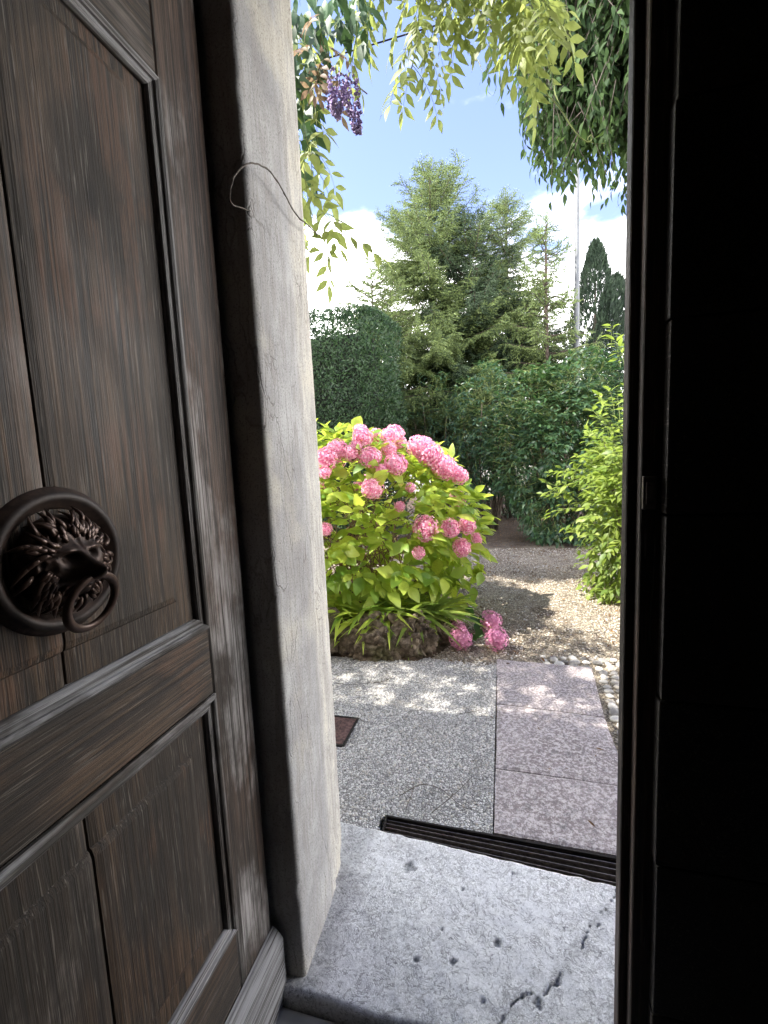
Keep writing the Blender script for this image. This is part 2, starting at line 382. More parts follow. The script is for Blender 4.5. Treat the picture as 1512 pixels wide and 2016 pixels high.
def box(x0, x1, y0, y1, z0, z1, bev=0.0, seg=1):
    bm = bmesh.new(); bmesh.ops.create_cube(bm, size=1)
    for v in bm.verts:
        v.co = ((x0+x1)/2+v.co.x*(x1-x0), (y0+y1)/2+v.co.y*(y1-y0), (z0+z1)/2+v.co.z*(z1-z0))
    if bev > 0: bmesh.ops.bevel(bm, geom=bm.edges[:], offset=bev, segments=seg, affect='EDGES', profile=.6)
    bm.verts.index_update()
    V = [tuple(v.co) for v in bm.verts]; F = [[v.index for v in f.verts] for f in bm.faces]; bm.free()
    return V, F
def join(*gs):
    V = []; F = []
    for v, f in gs:
        o = len(V); V.extend([tuple(q) for q in v]); F.extend([[i+o for i in q] for q in f])
    return V, F
def tube(pts, rad, sides=6, cap=True):
    pts = np.asarray(pts, float); n = len(pts)
    if np.isscalar(rad): rad = [rad]*n
    T = np.gradient(pts, axis=0); T /= np.linalg.norm(T, axis=1)[:, None]+1e-9
    u = np.cross(T[0], [0, 0, 1.]);
    if np.linalg.norm(u) < .1: u = np.cross(T[0], [1., 0, 0])
    u /= np.linalg.norm(u); V = []; F = []
    for i in range(n):
        u = u-T[i]*np.dot(u, T[i]); u /= np.linalg.norm(u)+1e-9; w = np.cross(T[i], u)
        for k in range(sides):
            a = 2*math.pi*k/sides; V.append(pts[i]+rad[i]*(u*math.cos(a)+w*math.sin(a)))
    for i in range(n-1):
        for k in range(sides):
            k2 = (k+1) % sides; F.append([i*sides+k, i*sides+k2, (i+1)*sides+k2, (i+1)*sides+k])
    if cap: F.append(list(range(sides))[::-1]); F.append([(n-1)*sides+k for k in range(sides)])
    return V, F
def bez(ctrl, n=16):
    """Catmull-Rom through points"""
    c = np.asarray(ctrl, float); c = np.vstack([2*c[0]-c[1], c, 2*c[-1]-c[-2]]); out = []
    m = len(c)-3
    for s in np.linspace(0, m-1e-6, n):
        i = int(s); t = s-i; p0, p1, p2, p3 = c[i:i+4]
        out.append(.5*((2*p1)+(-p0+p2)*t+(2*p0-5*p1+4*p2-p3)*t*t+(-p0+3*p1-3*p2+p3)*t**3))
    return np.array(out)
def fbm(p, s=1., o=4): return noise.fractal(Vector(p)*s, 1.0, 2.0, o)
ICO = None
def ico(sub=1):
    bm = bmesh.new(); bmesh.ops.create_icosphere(bm, subdivisions=sub, radius=1); bm.verts.index_update()
    V = np.array([tuple(v.co) for v in bm.verts]); F = np.array([[v.index for v in f.verts] for f in bm.faces]); bm.free(); return V, F
def tri(F):
    out = []
    for f in F:
        for i in range(1, len(f)-1): out.append((f[0], f[i], f[i+1]))
    return np.array(out, int)

# ------------------------------------------------------------------ foliage engine
def leaf(L=1., Wd=.5, fold=.15, droop=.15, seg=4, peak=.42, tip=1.0, stalk=0.):
    """blade along +Y, normal +Z: midrib plus two halves"""
    V = []; F = []
    ts = np.linspace(0, 1, seg+1)
    for t in ts:
        w = (t/peak)**.7 if t < peak else max(0., (1-t)/(1-peak))**(.9*tip)
        w = min(1, w)*Wd/2; y = stalk+t*L; z = -droop*L*t*t
        V += [(-w, y, z+fold*w), (0, y, z), (w, y, z+fold*w)]
    for i in range(seg):
        a = i*3; b = a+3
        if i == 0: F += [(1, b+1, b), (1, b+2, b+1)]
        elif i == seg-1: F += [(a, a+1, b+1), (a+1, a+2, b+1)]
        else: F += [(a, a+1, b+1), (a, b+1, b), (a+1, a+2, b+2), (a+1, b+2, b+1)]
    return np.array(V, float), np.array(F, int)
def tmerge(lst):
    V = []; F = []; o = 0
    for v, f in lst: V.append(v); F.append(np.asarray(f)+o); o += len(v)
    return np.vstack(V), np.vstack(F)
def rotm(d, n):
    d = d/(np.linalg.norm(d, axis=-1, keepdims=True)+1e-9)
    x = np.cross(d, n); ln = np.linalg.norm(x, axis=-1, keepdims=True); x = np.where(ln < 1e-4, np.array([1., 0, 0]), x/(ln+1e-9))
    z = np.cross(x, d); return np.stack([x, d, z], axis=-1)      # columns
def xf(t, Rm, pos, s): return (t[0]*s) @ Rm.T+pos, t[1]
def merged(tmps, idx, Rm, pos, sc):
    Vs = []; Fs = []; o = 0
    for k, (tv, tf) in enumerate(tmps):
        q = np.where(idx == k)[0]
        if not len(q): continue
        V = np.einsum('nij,mj->nmi', Rm[q], tv)*sc[q][:, None, None]+pos[q][:, None, :]
        F = tf[None]+(np.arange(len(q))*len(tv))[:, None, None]+o
        Vs.append(V.reshape(-1, 3)); Fs.append(F.reshape(-1, 3)); o += len(q)*len(tv)
    return np.vstack(Vs), np.vstack(Fs)
def screen(pos):
    q = (pos-CAM) @ CR.T
    return 756+FPX*q[:, 0]/q[:, 2], 1008-FPX*q[:, 1]/q[:, 2], q[:, 2]
def pick_visible(pos, n, cell=14):
    """the n pieces that show largest: nearest one per patch of the picture, inside the doorway"""
    px, py, d = screen(pos)
    az = pos[:, 0]/np.maximum(pos[:, 1], .1)
    ok = (d > .3) & (az > -.425) & (az < .243) & (py > -15) & (py < 2016)
    order = np.argsort(np.linalg.norm(pos-CAM, axis=1)); order = order[ok[order]]
    sel = []; cnt = {}
    for lim in (1, 2, 4):
        for i in order:
            if len(sel) >= n: break
            k = (int(px[i]//cell), int(py[i]//cell))
            if cnt.get(k, 0) < lim and not (lim > 1 and i in done): cnt[k] = cnt.get(k, 0)+1; sel.append(i)
        done = set(sel)
        if len(sel) >= n: break
    return np.array(sorted(set(sel)), int)
def foliage(parent, tmps, pos, d, nrm, sc, mat, n_parts=0, name='leaf', rest='foliage', cell=14, idx=None, smooth=False):
    pos = np.asarray(pos, float); N = len(pos)
    if idx is None: idx = rng.integers(0, len(tmps), N)
    Rm = rotm(np.asarray(d, float), np.asarray(nrm, float)); sc = np.asarray(sc, float)*np.ones(N)
    sel = pick_visible(pos, n_parts, cell) if n_parts else np.array([], int)
    org = root_loc(parent)
    if len(sel):
        mes = [mesh_np(name, v, f, mat, smooth) for v, f in tmps]
        for i in sel:
            o = bpy.data.objects.new(name, mes[idx[i]]); o.parent = parent; COL.objects.link(o)
            m4 = Matrix([list(Rm[i][r]*sc[i])+[pos[i][r]-org[r]] for r in range(3)]+[[0, 0, 0, 1]]); o.matrix_basis = m4
    rs = np.ones(N, bool); rs[sel] = False
    if rs.any():
        V, F = merged(tmps, idx[rs], Rm[rs], pos[rs], sc[rs])
        return part(rest, V, F, mat, parent, smooth=smooth, kind='stuff')
def unit(v): v = np.asarray(v, float); return v/(np.linalg.norm(v, axis=-1, keepdims=True)+1e-9)
def rdir(n): return unit(rng.normal(size=(n, 3)))
def ell_surface(n, c, r, zmin=-1.):
    d = rdir(n*2); d = d[d[:, 2] > zmin][:n]; return np.array(c)+d*np.array(r), unit(d/np.array(r)), d
def lumpy(pts, c, amp=.18, s=1.3, seed=0.):
    c = np.array(c); out = []
    for p in pts:
        k = 1+amp*noise.noise(Vector(p*s)+Vector((seed, seed, seed)))*2; out.append(c+(p-c)*k)
    return np.array(out)
def shoots(tips, outn, length=.45, leaves=7, droop=.3, up=.2, jitter=.35, spread=1.0, leaf_droop=.3):
    """leafy shoots ending at the given tips; returns leaf positions, directions, normals and stem lines"""
    pos = []; dr = []; nr = []; stems = []
    for p, n in zip(tips, outn):
        ln = length*rng.uniform(.6, 1.35)
        d0 = unit(n+np.array([0, 0, up])+rng.normal(size=3)*jitter)
        base = p-d0*ln
        ts = np.linspace(.25, 1, leaves); side = unit(np.cross(d0, [0, 0, 1.])+1e-3)
        prev = base; line = [base]
        for k, t in enumerate(ts):
            q = base+d0*ln*t+np.array([0, 0, -droop*ln*t*t]); line.append(q)
            s = 1 if k % 2 == 0 else -1
            dl = unit(side*s*spread*(1.15-t*.6)+d0*(.35+t*.7)+np.array([0, 0, -leaf_droop])+rng.normal(size=3)*.25)
            pos.append(q); dr.append(dl); nr.append(unit(np.array([0, 0, 1.])+n*.35+rng.normal(size=3)*.35))
        stems.append(np.array(line))
    return np.array(pos), np.array(dr), np.array(nr), stems
def stem_mesh(stems, r0=.004, sides=3, step=1):
    Vs = []; Fs = []; o = 0
    for s in stems:
        V, F = tube(s[::step], list(np.linspace(r0, r0*.5, len(s[::step]))), sides, False)
        V = np.array(V); F = tri(F); Vs.append(V); Fs.append(F+o); o += len(V)
    return np.vstack(Vs), np.vstack(Fs)

#==SETTING
GZ = -.03
# ground sheet reaching the horizon
def ground_sheet():
    xs = np.concatenate([[-220, -90, -40, -20, -10], np.arange(-6, 8.01, .12), [12, 20, 40, 90, 220]])
    ys = np.concatenate([[1.40], np.arange(1.52, 12.01, .12), [14, 18, 26, 45, 90, 220]])
    X, Y = np.meshgrid(xs, ys); Z = np.full(X.shape, GZ-.012)
    for j in range(len(ys)):
        for i in range(len(xs)):
            if ys[j] < 1.8 and -.9 < xs[i] < 1.3: Z[j, i] = -.21
            if 3.35 < ys[j] < 14 and -6 < xs[i] < 8: Z[j, i] += .012*fbm((xs[i], ys[j], 0), 1.1)-.001
    V = np.stack([X, Y, Z], -1).reshape(-1, 3); nx = len(xs)
    F = np.array([(j*nx+i, j*nx+i+1, (j+1)*nx+i+1, (j+1)*nx+i) for j in range(len(ys)-1) for i in range(nx-1)])
    return V, F
V, F = ground_sheet(); part_abs('ground', V, F, MT['ground'], True, kind='structure')
# washed-aggregate pavement beside the slabs
def wavy_poly(pts, z0, z1):
    n = len(pts); V = [(x, y, z1) for x, y in pts]+[(x, y, z0) for x, y in pts]
    F = [list(range(n))]+[[i, i+n, (i+1) % n+n, (i+1) % n] for i in range(n)]
    return V, F
far_edge = [(x, 3.27+.06*math.sin(x*5)+.05*noise.noise(Vector((x*3, 0, 0)))) for x in np.linspace(-.058, -3.6, 28)]
V, F = wavy_poly([(-3.6, 1.44), (-.80, 1.44), (-.52, 1.52), (-.53, 1.705), (-.058, 1.690)]+far_edge, -.2, GZ-.002)
part_abs('pavement', V, F, MT['mortar'], kind='structure')

# real pebbles on it and on the gravel beyond
def pebbles(n, xr, yr, zf, s0, s1, keep=lambda x, y: True):
    v0, f0 = ico(1); pts = np.stack([rng.uniform(*xr, n), rng.uniform(*yr, n)], 1)
    k = np.array([keep(x, y) for x, y in pts]); pts = pts[k]; n = len(pts)
    s = rng.uniform(s0, s1, n); sq = rng.uniform(.45, .8, n)
    a = rng.uniform(0, 6.28, n); el = rng.uniform(.65, 1., n)
    V = v0[None]*np.stack([s, s*el, s*sq], 1)[:, None, :]
    V = V*(1+rng.uniform(-.14, .14, (n, len(v0), 1)))
    ca, sa = np.cos(a)[:, None], np.sin(a)[:, None]
    x = V[..., 0]*ca-V[..., 1]*sa; y = V[..., 0]*sa+V[..., 1]*ca
    z = V[..., 2]+(s*sq*rng.uniform(.0, .45, n))[:, None]+np.array([zf(*p) for p in pts])[:, None]
    V = np.stack([x+pts[:, :1], y+pts[:, 1:], z], -1).reshape(-1, 3)
    F = (f0[None]+(np.arange(n)*len(v0))[:, None, None]).reshape(-1, 3)
    return V, F
def in_bed(x, y):            # flower bed outline
    return x < -.50+.0*y and y > 3.02 and (x < -.62 or y > 3.4)
V, F = pebbles(15500, (-1.25, -.062), (1.61, 3.26), lambda x, y: GZ-.003, .0035, .0075, lambda x, y: (x < -.515 or y > 1.708) and noise.noise(Vector((x*2.2, y*2.2, 3)))+rng.uniform(-.3, .9) > -.05)
part_abs('pebble_aggregate', V, F, MT['pebble'], True, kind='stuff', label='pale washed pebbles set in the paving beside the slabs')
V, F = pebbles(24000, (-.9, 1.9), (3.2, 7.6), lambda x, y: GZ-.010, .004, .011, lambda x, y: not in_bed(x, y) and not (x > -.06 and x < .62 and y < 3.36) and rng.uniform() < 1.25-(y-3.2)/5.5)
part_abs('loose_gravel', V, F, MT['gravel'], True, kind='stuff', label='loose gravel covering the garden path')

# three worn porphyry slabs
slabs = thing('slab_strip', 'strip of three worn reddish stone slabs running from the drain into the garden', 'paving slabs', (.27, 2.4, GZ))
def slab(name, quad, lab):
    n, m = 26, 30; q = np.array(quad, float); V = []; F = []
    for j in range(m+1):
        for i in range(n+1):
            u, v = i/n, j/m
            p = (q[0]*(1-u)+q[1]*u)*(1-v)+(q[3]*(1-u)+q[2]*u)*v
            e = min(u, 1-u)*.6; e2 = min(v, 1-v)*.6
            nn = fbm((p[0], p[1], 7), 7)
            edge = max(0, 1-min(e, e2)/.02)
            wob = .004*noise.noise(Vector((p[0]*14, p[1]*14, 1)))*(1 if min(u, v, 1-u, 1-v) == 0 else 0)
            V.append((p[0]+wob, p[1]+wob, GZ+.004+.0022*nn-.005*edge))
    N = (n+1)*(m+1)
    F = [[j*(n+1)+i, j*(n+1)+i+1, (j+1)*(n+1)+i+1, (j+1)*(n+1)+i] for j in range(m) for i in range(n)]
    b = [i for i in range(n+1)]+[j*(n+1)+n for j in range(1, m+1)]+[m*(n+1)+i for i in range(n-1, -1, -1)]+[j*(n+1) for j in range(m-1, 0, -1)]
    for i in b: V.append((V[i][0], V[i][1], -.2))
    k = len(b); F += [[b[i], N+i, N+(i+1) % k, b[(i+1) % k]] for i in range(k)]
    part(name, V, F, MT['slab'], slabs, label=lab)
slab('slab', [(-.052, 1.705), (1.16, 1.675), (1.16, 2.075), (-.050, 2.092)], 'pale spotted slab next to the drain')
slab('slab', [(-.050, 2.099), (.548, 2.087), (.553, 2.655), (-.050, 2.690)], 'pinkish middle slab')
slab('slab', [(-.050, 2.698), (.555, 2.663), (.600, 3.300), (-.058, 3.325)], 'far slab flecked with sunlight')

# cobbles to the right of the slabs
cob = thing('cobbled_strip', 'strip of rounded river cobbles set along the right side of the slabs', 'cobbles', (.8, 2.7, GZ))
cv, cf = ico(2)
cobv = []
for k in range(5):
    v = cv.copy()*np.array([1, rng.uniform(.65, .9), .62]); v *= (1+np.array([.16*noise.noise(Vector(p*1.7)+Vector((k*9, 0, 0))) for p in v]))[:, None]
    cobv.append(mesh_np('cobble', v, cf, MT['cobble'], True))
yy = 2.12; cn = 0
while yy < 3.5:
    x0 = (.575 if yy < 3.3 else .2)+.03*noise.noise(Vector((yy*3, 0, 0)))+rng.uniform(0, .02)+max(0, (yy-2.65))*.07
    x = x0
    while x < 1.25 and cn < 290:
        s = rng.uniform(.024, .042)
        o = bpy.data.objects.new('cobble', cobv[rng.integers(5)]); o.parent = cob; COL.objects.link(o)
        o.location = (x+s-.8, yy+rng.uniform(-.012, .012)-2.7, rng.uniform(-.014, -.002)); o.scale = (s, s, s*.8)
        o.rotation_euler = (rng.uniform(-.2, .2), rng.uniform(-.2, .2), rng.uniform(0, 6.28)); cn += 1
        x += 2*s+rng.uniform(.004, .016)
    yy += .066

# threshold stone
DY0 = lambda x: 1.592-(x+.5)*.064                       # outer edge of the threshold = near edge of the drain
def poly_dist(x, y, pl):
    best = 9
    for (ax, ay), (bx, by) in zip(pl[:-1], pl[1:]):
        t = max(0, min(1, ((x-ax)*(bx-ax)+(y-ay)*(by-ay))/((bx-ax)**2+(by-ay)**2+1e-9)))
        best = min(best, math.hypot(x-ax-t*(bx-ax), y-ay-t*(by-ay)))
    return best
thr = thing('threshold', 'pale worn limestone threshold with chips and cracks under the open doorway', 'threshold', (.2, 1.3, -.12))
def build_threshold():
    crack = [tuple(G(px, py, 0)[:2]) for px, py in ((1215, 1745), (1190, 1800), (1150, 1850), (1115, 1900), (1098, 1930), (1085, 1955), (1030, 1962), (1000, 1985), (965, 2040))]
    holes = [(G(806, 1707, 0), .022), (G(980, 1858, 0), .013), (G(818, 1890, 0), .009), (G(912, 1752, 0), .006), (G(775, 1757, 0), .004), (G(1060, 1975, 0), .014), (G(870, 1830, 0), .005), (G(1010, 1720, 0), .005), (G(890, 1893, 0), .010), (G(950, 1970, 0), .008)]
    xs = np.concatenate([np.arange(-.86, .42, .006), np.arange(.42, 1.14, .03)]); m = 104
    V = []; D = []; nx = len(xs)
    for j in range(m+1):
        for x in xs:
            y0 = .990+.010*noise.noise(Vector((x*7, 0, 0)))+.006*noise.noise(Vector((x*25, 3, 0)))-.02*(x > .1)*min(1, (x-.1)*2)
            y1 = DY0(x)+.004*noise.noise(Vector((x*18, 5, 0)))-.010*max(0, noise.noise(Vector((x*9, 9, 0)))-.25)*3
            y = y0+(y1-y0)*(j/m)
            z = .003*fbm((x, y, 0), 4)+.0016*fbm((x, y, 5), 22)
            d0 = y-y0; z -= .014*max(0, 1-d0/.016)**2; d1 = y1-y; z -= .008*max(0, 1-d1/.012)**2
            d = 0.
            jx = .02*noise.noise(Vector((x*30, y*30, 2))); jy = .02*noise.noise(Vector((x*30, y*30, 8)))
            c = poly_dist(x+jx, y+jy, crack); wdt = .0018+.0045*noise.noise(Vector((x*20, y*20, 4)))
            if c < wdt: z -= .008; d = 1
            elif c < .03: d = .35*(1-c/.03)
            for h, r in holes:
                rr = math.hypot(x-h[0], y-h[1])*(1+.5*noise.noise(Vector((x*60, y*60, 0))))
                if rr < r: z -= .006*(1-(rr/r)**2)+.002; d = max(d, .8)
            if d0 < .03: d = max(d, .3*(1-d0/.03))
            dm = noise.noise(Vector((x*3.1, y*3.1, 11)))
            if x > .12: d = max(d, .8*max(0, dm+.15)*min(1, (x-.12)*4))
            if x < -.50: d = max(d, .5*min(1, (-.50-x)/.05))
            V.append((x, y, z)); D.append(d)
    F = [[j*nx+i, j*nx+i+1, (j+1)*nx+i+1, (j+1)*nx+i] for j in range(m) for i in range(nx-1)]
    b = [i for i in range(nx)]+[j*nx+nx-1 for j in range(1, m+1)]+[m*nx+i for i in range(nx-2, -1, -1)]+[j*nx for j in range(m-1, 0, -1)]
    N = len(V)
    for i in b: V.append((V[i][0], V[i][1], -.2)); D.append(.6 if V[i][1] < 1.1 else .3)
    k = len(b); F += [[b[i], N+i, N+(i+1) % k, b[(i+1) % k]] for i in range(k)]
    o = part('threshold_stone', V, F, MT['threshold'], thr, True)
    at = o.data.attributes.new('dirt', 'FLOAT', 'POINT'); at.data.foreach_set('value', np.array(D, np.float32))
build_threshold()

# slot drain
dr = thing('slot_drain', 'dark rusted iron slot drain with long bars in front of the threshold', 'drain', (.3, 1.62, GZ))
def drl(x, t):      # t 0 near edge, 1 far edge
    return DY0(x)+.012+t*(.090+(x+.5)*.044)
xl, xr_ = -.50, 1.16
def strip(x0, x1, t0, t1, z0, z1):
    V = [(x, drl(x, t), z) for z in (z0, z1) for x, t in ((x0, t0), (x1, t0), (x1, t1), (x0, t1))]
    return V, [[3, 2, 1, 0], [4, 5, 6, 7], [0, 1, 5, 4], [1, 2, 6, 5], [2, 3, 7, 6], [3, 0, 4, 7]]
part('channel', *strip(xl, xr_, -.08, 1.08, -.19, -.15), MT['iron'], dr)
part('rim', *join(strip(xl, xr_, .96, 1.04, -.15, GZ+.006), strip(xl, xr_, -.06, .02, -.15, GZ+.001)), MT['iron'], dr)
part('end_plate', *join(strip(xl-.004, xl, -.06, 1.04, -.15, GZ+.007), strip(xl+.022, xl+.025, 0.02, .96, -.075, -.045)), MT['iron'], dr)
for t in (.20, .42, .64, .84): part('bar', *strip(xl, xr_, t, t+.022, -.075, GZ-.002), MT['iron_edge'], dr)
for t in (.245, .465, .685): part('flat_bar', *strip(xl, xr_, t, t+.13, -.105, -.095), MT['iron'], dr)
for x in (-.25, .05, .35, .65, .95): part('cross_bar', *strip(x, x+.006, .02, .96, -.085, -.077), MT['iron'], dr)
# concrete filling round the drain so that no gap shows
# rusty cover plate by the wall
cp = thing('cover_plate', 'small rusty brown cover plate in the gravel paving beside the doorway', 'cover plate', (-1.03, 2.25, GZ))
part('plate', *box(-1.25, -.862, 2.12, 2.365, GZ-.02, GZ+.006, .002), MT['rust'], cp)
part('frame', *join(box(-1.262, -.850, 2.366, 2.378, GZ-.02, GZ+.008), box(-1.262, -.850, 2.107, 2.119, GZ-.02, GZ+.008), box(-.861, -.850, 2.1195, 2.3655, GZ-.02, GZ+.008)), MT['iron'], cp)
for i in range(6): part('tread_rib', *box(-1.24+.06*i, -1.232+.06*i, 2.135, 2.35, GZ+.006, GZ+.009), MT['rust'], cp)

# ------------------------------------------------------------------ house: walls, stone frame, room
house = thing('house_wall', 'plastered house wall round the doorway, seen from the dark inside', 'wall', (0, 1.2, -.1))
part('wall', *join(box(-7, -.805, 1.032, 1.425, -.15, 3.8), box(1.325, 8, 1.032, 1.425, -.15, 3.8), box(-.803, 1.323, 1.032, 1.425, 3.53, 3.8)), MT['plaster'], house)
frame = thing('stone_door_frame', 'grey weathered stone door frame with an upright jamb at the left of the garden view', 'door frame', (-.65, 1.2, -.1))
def jamb(sgn, x0):
    # plan section from the inner face round the reveal to the outer face (x measured from x0, inwards of the stone)
    sec = [(-.22, 0), (-.18, 0), (-.14, 0), (-.10, 0), (-.06, 0), (-.03, 0), (-.010, .002), (-.004, .005), (0, .011)]
    sec += [(-.0005*k, .011+.0135*k) for k in range(1, 17)]
    sec += [(-.011, .240), (-.012, .254), (-.013, .27), (-.014, .29), (-.015, .31), (-.016, .33), (-.017, .35), (-.019, .37), (-.022, .385), (-.028, .398), (-.04, .406), (-.09, .408), (-.15, .409), (-.22, .41)]
    zs = np.arange(-.12, 3.301, .018); V = []; F = []; n = len(sec)
    for z in zs:
        for k, (a, b) in enumerate(sec):
            p = Vector((a*4, b*4, z*1.2)); nn = fbm(p, 6, 5); fine = fbm((a, b, z*.35), 60, 3)
            edge = math.exp(-((b-.008)/.02)**2)
            chip = -max(0, noise.noise(Vector((0, sgn*3, z*9)))-.25)*.016*edge*(1 if abs(a) < .02 else 0)
            dx = .0007*nn+.0009*fine+chip
            if b > .236 and b < .4: dx += .0028*noise.noise(Vector((b*22, 0, z*2.2)))
            bot = .02*math.exp(-((z)/.08)**2)*(b > .3)
            V.append((x0+sgn*(-(a+dx-bot*.5)) if sgn < 0 else x0+(a+dx-bot*.5), 1.03+b+(.001*nn if k > 8 else 0), z))
    for j in range(len(zs)-1):
        for k in range(n-1):
            q = [j*n+k, j*n+k+1, (j+1)*n+k+1, (j+1)*n+k]; F.append(q if sgn > 0 else q[::-1])
    return V, F
part('jamb', *jamb(1, -.580), MT['jamb'], frame, True, label='left upright jamb')
part('jamb', *jamb(-1, 1.10), MT['jamb'], frame, True, label='right upright jamb')
part('lintel', *box(-.802, 1.322, 1.0305, 1.44, 3.302, 3.528, .006), MT['jamb'], frame)

# dark strip beside the jamb: the inner face of the wall; room shell
MT['inner_wall'] = simple('grimy inner plaster', (.10, .098, .10), .95, 6, .25)
room = part_abs('room_wall', *join(box(-3.3, -3.2, -3.6, 1.028, -.12, 3.8), box(3.4, 3.5, -3.6, 1.028, -.12, 3.8), box(-3.3, 3.5, -3.7, -3.6, -.12, 3.8), box(-3.2, -.80, 1.016, 1.029, -.12, 3.8)), MT['inner'], kind='structure')
part_abs('ceiling', *box(-3.3, 3.5, -3.7, 1.43, 3.802, 3.9), MT['inner'], kind='structure')
part_abs('floor_bed', *box(-3.2, 3.4, -3.6, 1.2, -.2, -.112), MT['soil'], kind='structure')
MT['tile_light'] = simple('worn grey floor stone', (.40, .38, .34), .5, 5, .2, .2, 0, .4)
MT['tile_blue'] = simple('dark blue grey floor stone', (.10, .105, .12), .5, 7, .25, .2, 0, .4)
ft = thing('floor', 'worn stone floor tiles inside the doorway', 'floor', (0, 0, -.1))
del ft['category'], ft['label']; ft['kind'] = 'structure'
for i in range(8):
    for j in range(7):
        x0, y0 = -1.965+.5*i, 1.04-.45*(j+1)
        if j == 0 and .5 < 0: pass
        V, F = box(x0+.003, x0+.497, y0+.003, y0+.447-(.052 if j == 0 else 0), -.13, -.047+.001*((i*3+j) % 3), .003)
        part('tile', V, F, MT['tile_light'] if (i+j) % 2 == 0 else MT['tile_blue'], ft)

# ------------------------------------------------------------------ the open oak door leaf (hinged at the jamb, opened 90 degrees)
DX, DYH = -.665, 1.008                 # face plane and hinge edge
leafd = thing('oak_door_leaf', 'weathered panelled oak door leaf standing open at the left, with a lion head knocker', 'door', (DX, DYH, -.07))
DW, ZB, ZT = .98, -.040, 3.22
def D(g):                              # (u from hinge edge, w outwards, z) -> world, faces kept outward
    V, F = g; return [(DX+w, DYH-u, z) for u, w, z in V], F
def dbox(u0, u1, w0, w1, z0, z1, bev=.0015): return D(box(u0, u1, w0, w1, z0, z1, bev))
TH = -.055
part('stile', *dbox(0, .150, TH, 0, ZB, ZT, .003), MT['wood_stile'], leafd)
part('stile', *dbox(.834, DW, TH, 0, ZB, ZT, .003), MT['wood'], leafd)
part('rail', *dbox(.1515, .8325, TH, -.001, .975, 1.133, .002), MT['wood_rail'], leafd, label='middle rail')
part('rail', *dbox(.1515, .8325, TH, -.001, ZB, .345, .002), MT['wood_rail'], leafd, label='bottom rail')
part('rail', *dbox(.1515, .8325, TH, -.001, 2.293, 2.44, .002), MT['wood_rail'], leafd, label='upper rail')
part('rail', *dbox(.1515, .8325, TH, -.001, 3.08, ZT, .002), MT['wood_rail'], leafd, label='top rail')
part('back_board', *dbox(.02, DW-.02, TH-.012, TH-.001, ZB+.01, ZT-.01), MT['wood'], leafd)
# mouldings: mitred strips round each panel
PROF = [(0, -.001), (0, .005), (.004, .008), (.009, .008), (.013, .005), (.014, .000), (.018, -.001), (.024, .002), (.029, .0), (.032, -.006), (.033, -.018)]
def mould_strip(u0, u1, z0, z1, side):
    V = []; 
    for end in (0, 1):
        for t, w in PROF:
            if side == 'L': V.append((u0+t, w, z0+t if end == 0 else z1-t))
            if side == 'R': V.append((u1-t, w, z0+t if end == 0 else z1-t))
            if side == 'B': V.append((u0+t if end == 0 else u1-t, w, z0+t))
            if side == 'T': V.append((u0+t if end == 0 else u1-t, w, z1-t))
    n = len(PROF); F = [[i, i+1, n+i+1, n+i] for i in range(n-1)]
    return V, F
def raised(u0, u1, z0, z1, du0, du1, mz0=.05, mz1=.05, mu=.045, seed=0):
    """raised plank: margins only along the panel's outer sides (du0/du1 flags)"""
    us = sorted(set(list(np.linspace(u0, u1, 26))+([u0+mu, u0+mu+.004, u0+mu+.016] if du0 else [])+([u1-mu, u1-mu-.004, u1-mu-.016] if du1 else [])))
    zs = sorted(set(list(np.linspace(z0, z1, 60))+[z0+mz0, z0+mz0+.004, z0+mz0+.016, z1-mz1, z1-mz1-.004, z1-mz1-.016]))
    def prof(d, m): 
        if d <= m: return -.013+.002*d/m
        if d <= m+.004: return -.011+.005*(d-m)/.004
        if d <= m+.016: return -.006+.003*(d-m-.004)/.012
        return -.003
    V = []
    for z in zs:
        for u in us:
            w = min(prof(z-z0, mz0), prof(z1-z, mz1), prof(u-u0, mu) if du0 else 0, prof(u1-u, mu) if du1 else 0)
            w += .0012*noise.noise(Vector((u*9, z*1.5, seed)))
            if (not du0 and u < u0+.004) or (not du1 and u > u1-.004): w -= .003
            V.append((u, w, z))
    n = len(us); F = [[j*n+i, j*n+i+1, (j+1)*n+i+1, (j+1)*n+i] for j in range(len(zs)-1) for i in range(n-1)]
    b = [i for i in range(n)]+[j*n+n-1 for j in range(1, len(zs))]+[(len(zs)-1)*n+i for i in range(n-2, -1, -1)]+[j*n for j in range(len(zs)-2, 0, -1)]
    N = len(V)
    for i in b: V.append((V[i][0], -.04, V[i][2]))
    k = len(b); F += [[b[i], N+i, N+(i+1) % k, b[(i+1) % k]] for i in range(k)]
    return V, F
for (z0, z1, sd) in ((1.134, 2.292, 1), (.346, .974, 2), (2.441, 3.079, 3)):
    for s in 'LRBT':
        part('moulding', *D(mould_strip(.151, .833, z0, z1, s)), MT['wood_trim' if s in 'LR' else 'wood_trim_y'], leafd)
    mb = .054; mt = .095 if sd == 2 else .06
    part('plank', *D(raised(.1525, .484, z0+.002, z1-.002, True, False, mb+.032, mt+.0, .080, sd)), MT['wood'], leafd)
    part('plank', *D(raised(.489, .8315, z0+.002, z1-.002, False, True, mb+.032, mt+.0, .080, sd+5)), MT['wood'], leafd)
# kickboard with a bevelled top lip
kb = [(-.004, .002, ZB), (-.004, .034, ZB), (-.004, .034, .145), (-.004, .026, .158), (-.004, .012, .172), (-.004, .002, .176)]
V = [(u, w, z) for u in (-.004, DW) for _, w, z in kb]; n = len(kb)
F = [[i, (i+1) % n, n+(i+1) % n, n+i] for i in range(n)]+[list(range(n))[::-1], [n+i for i in range(n)]]
part('kickboard', *D((V, F)), MT['wood_trim_y'], leafd)
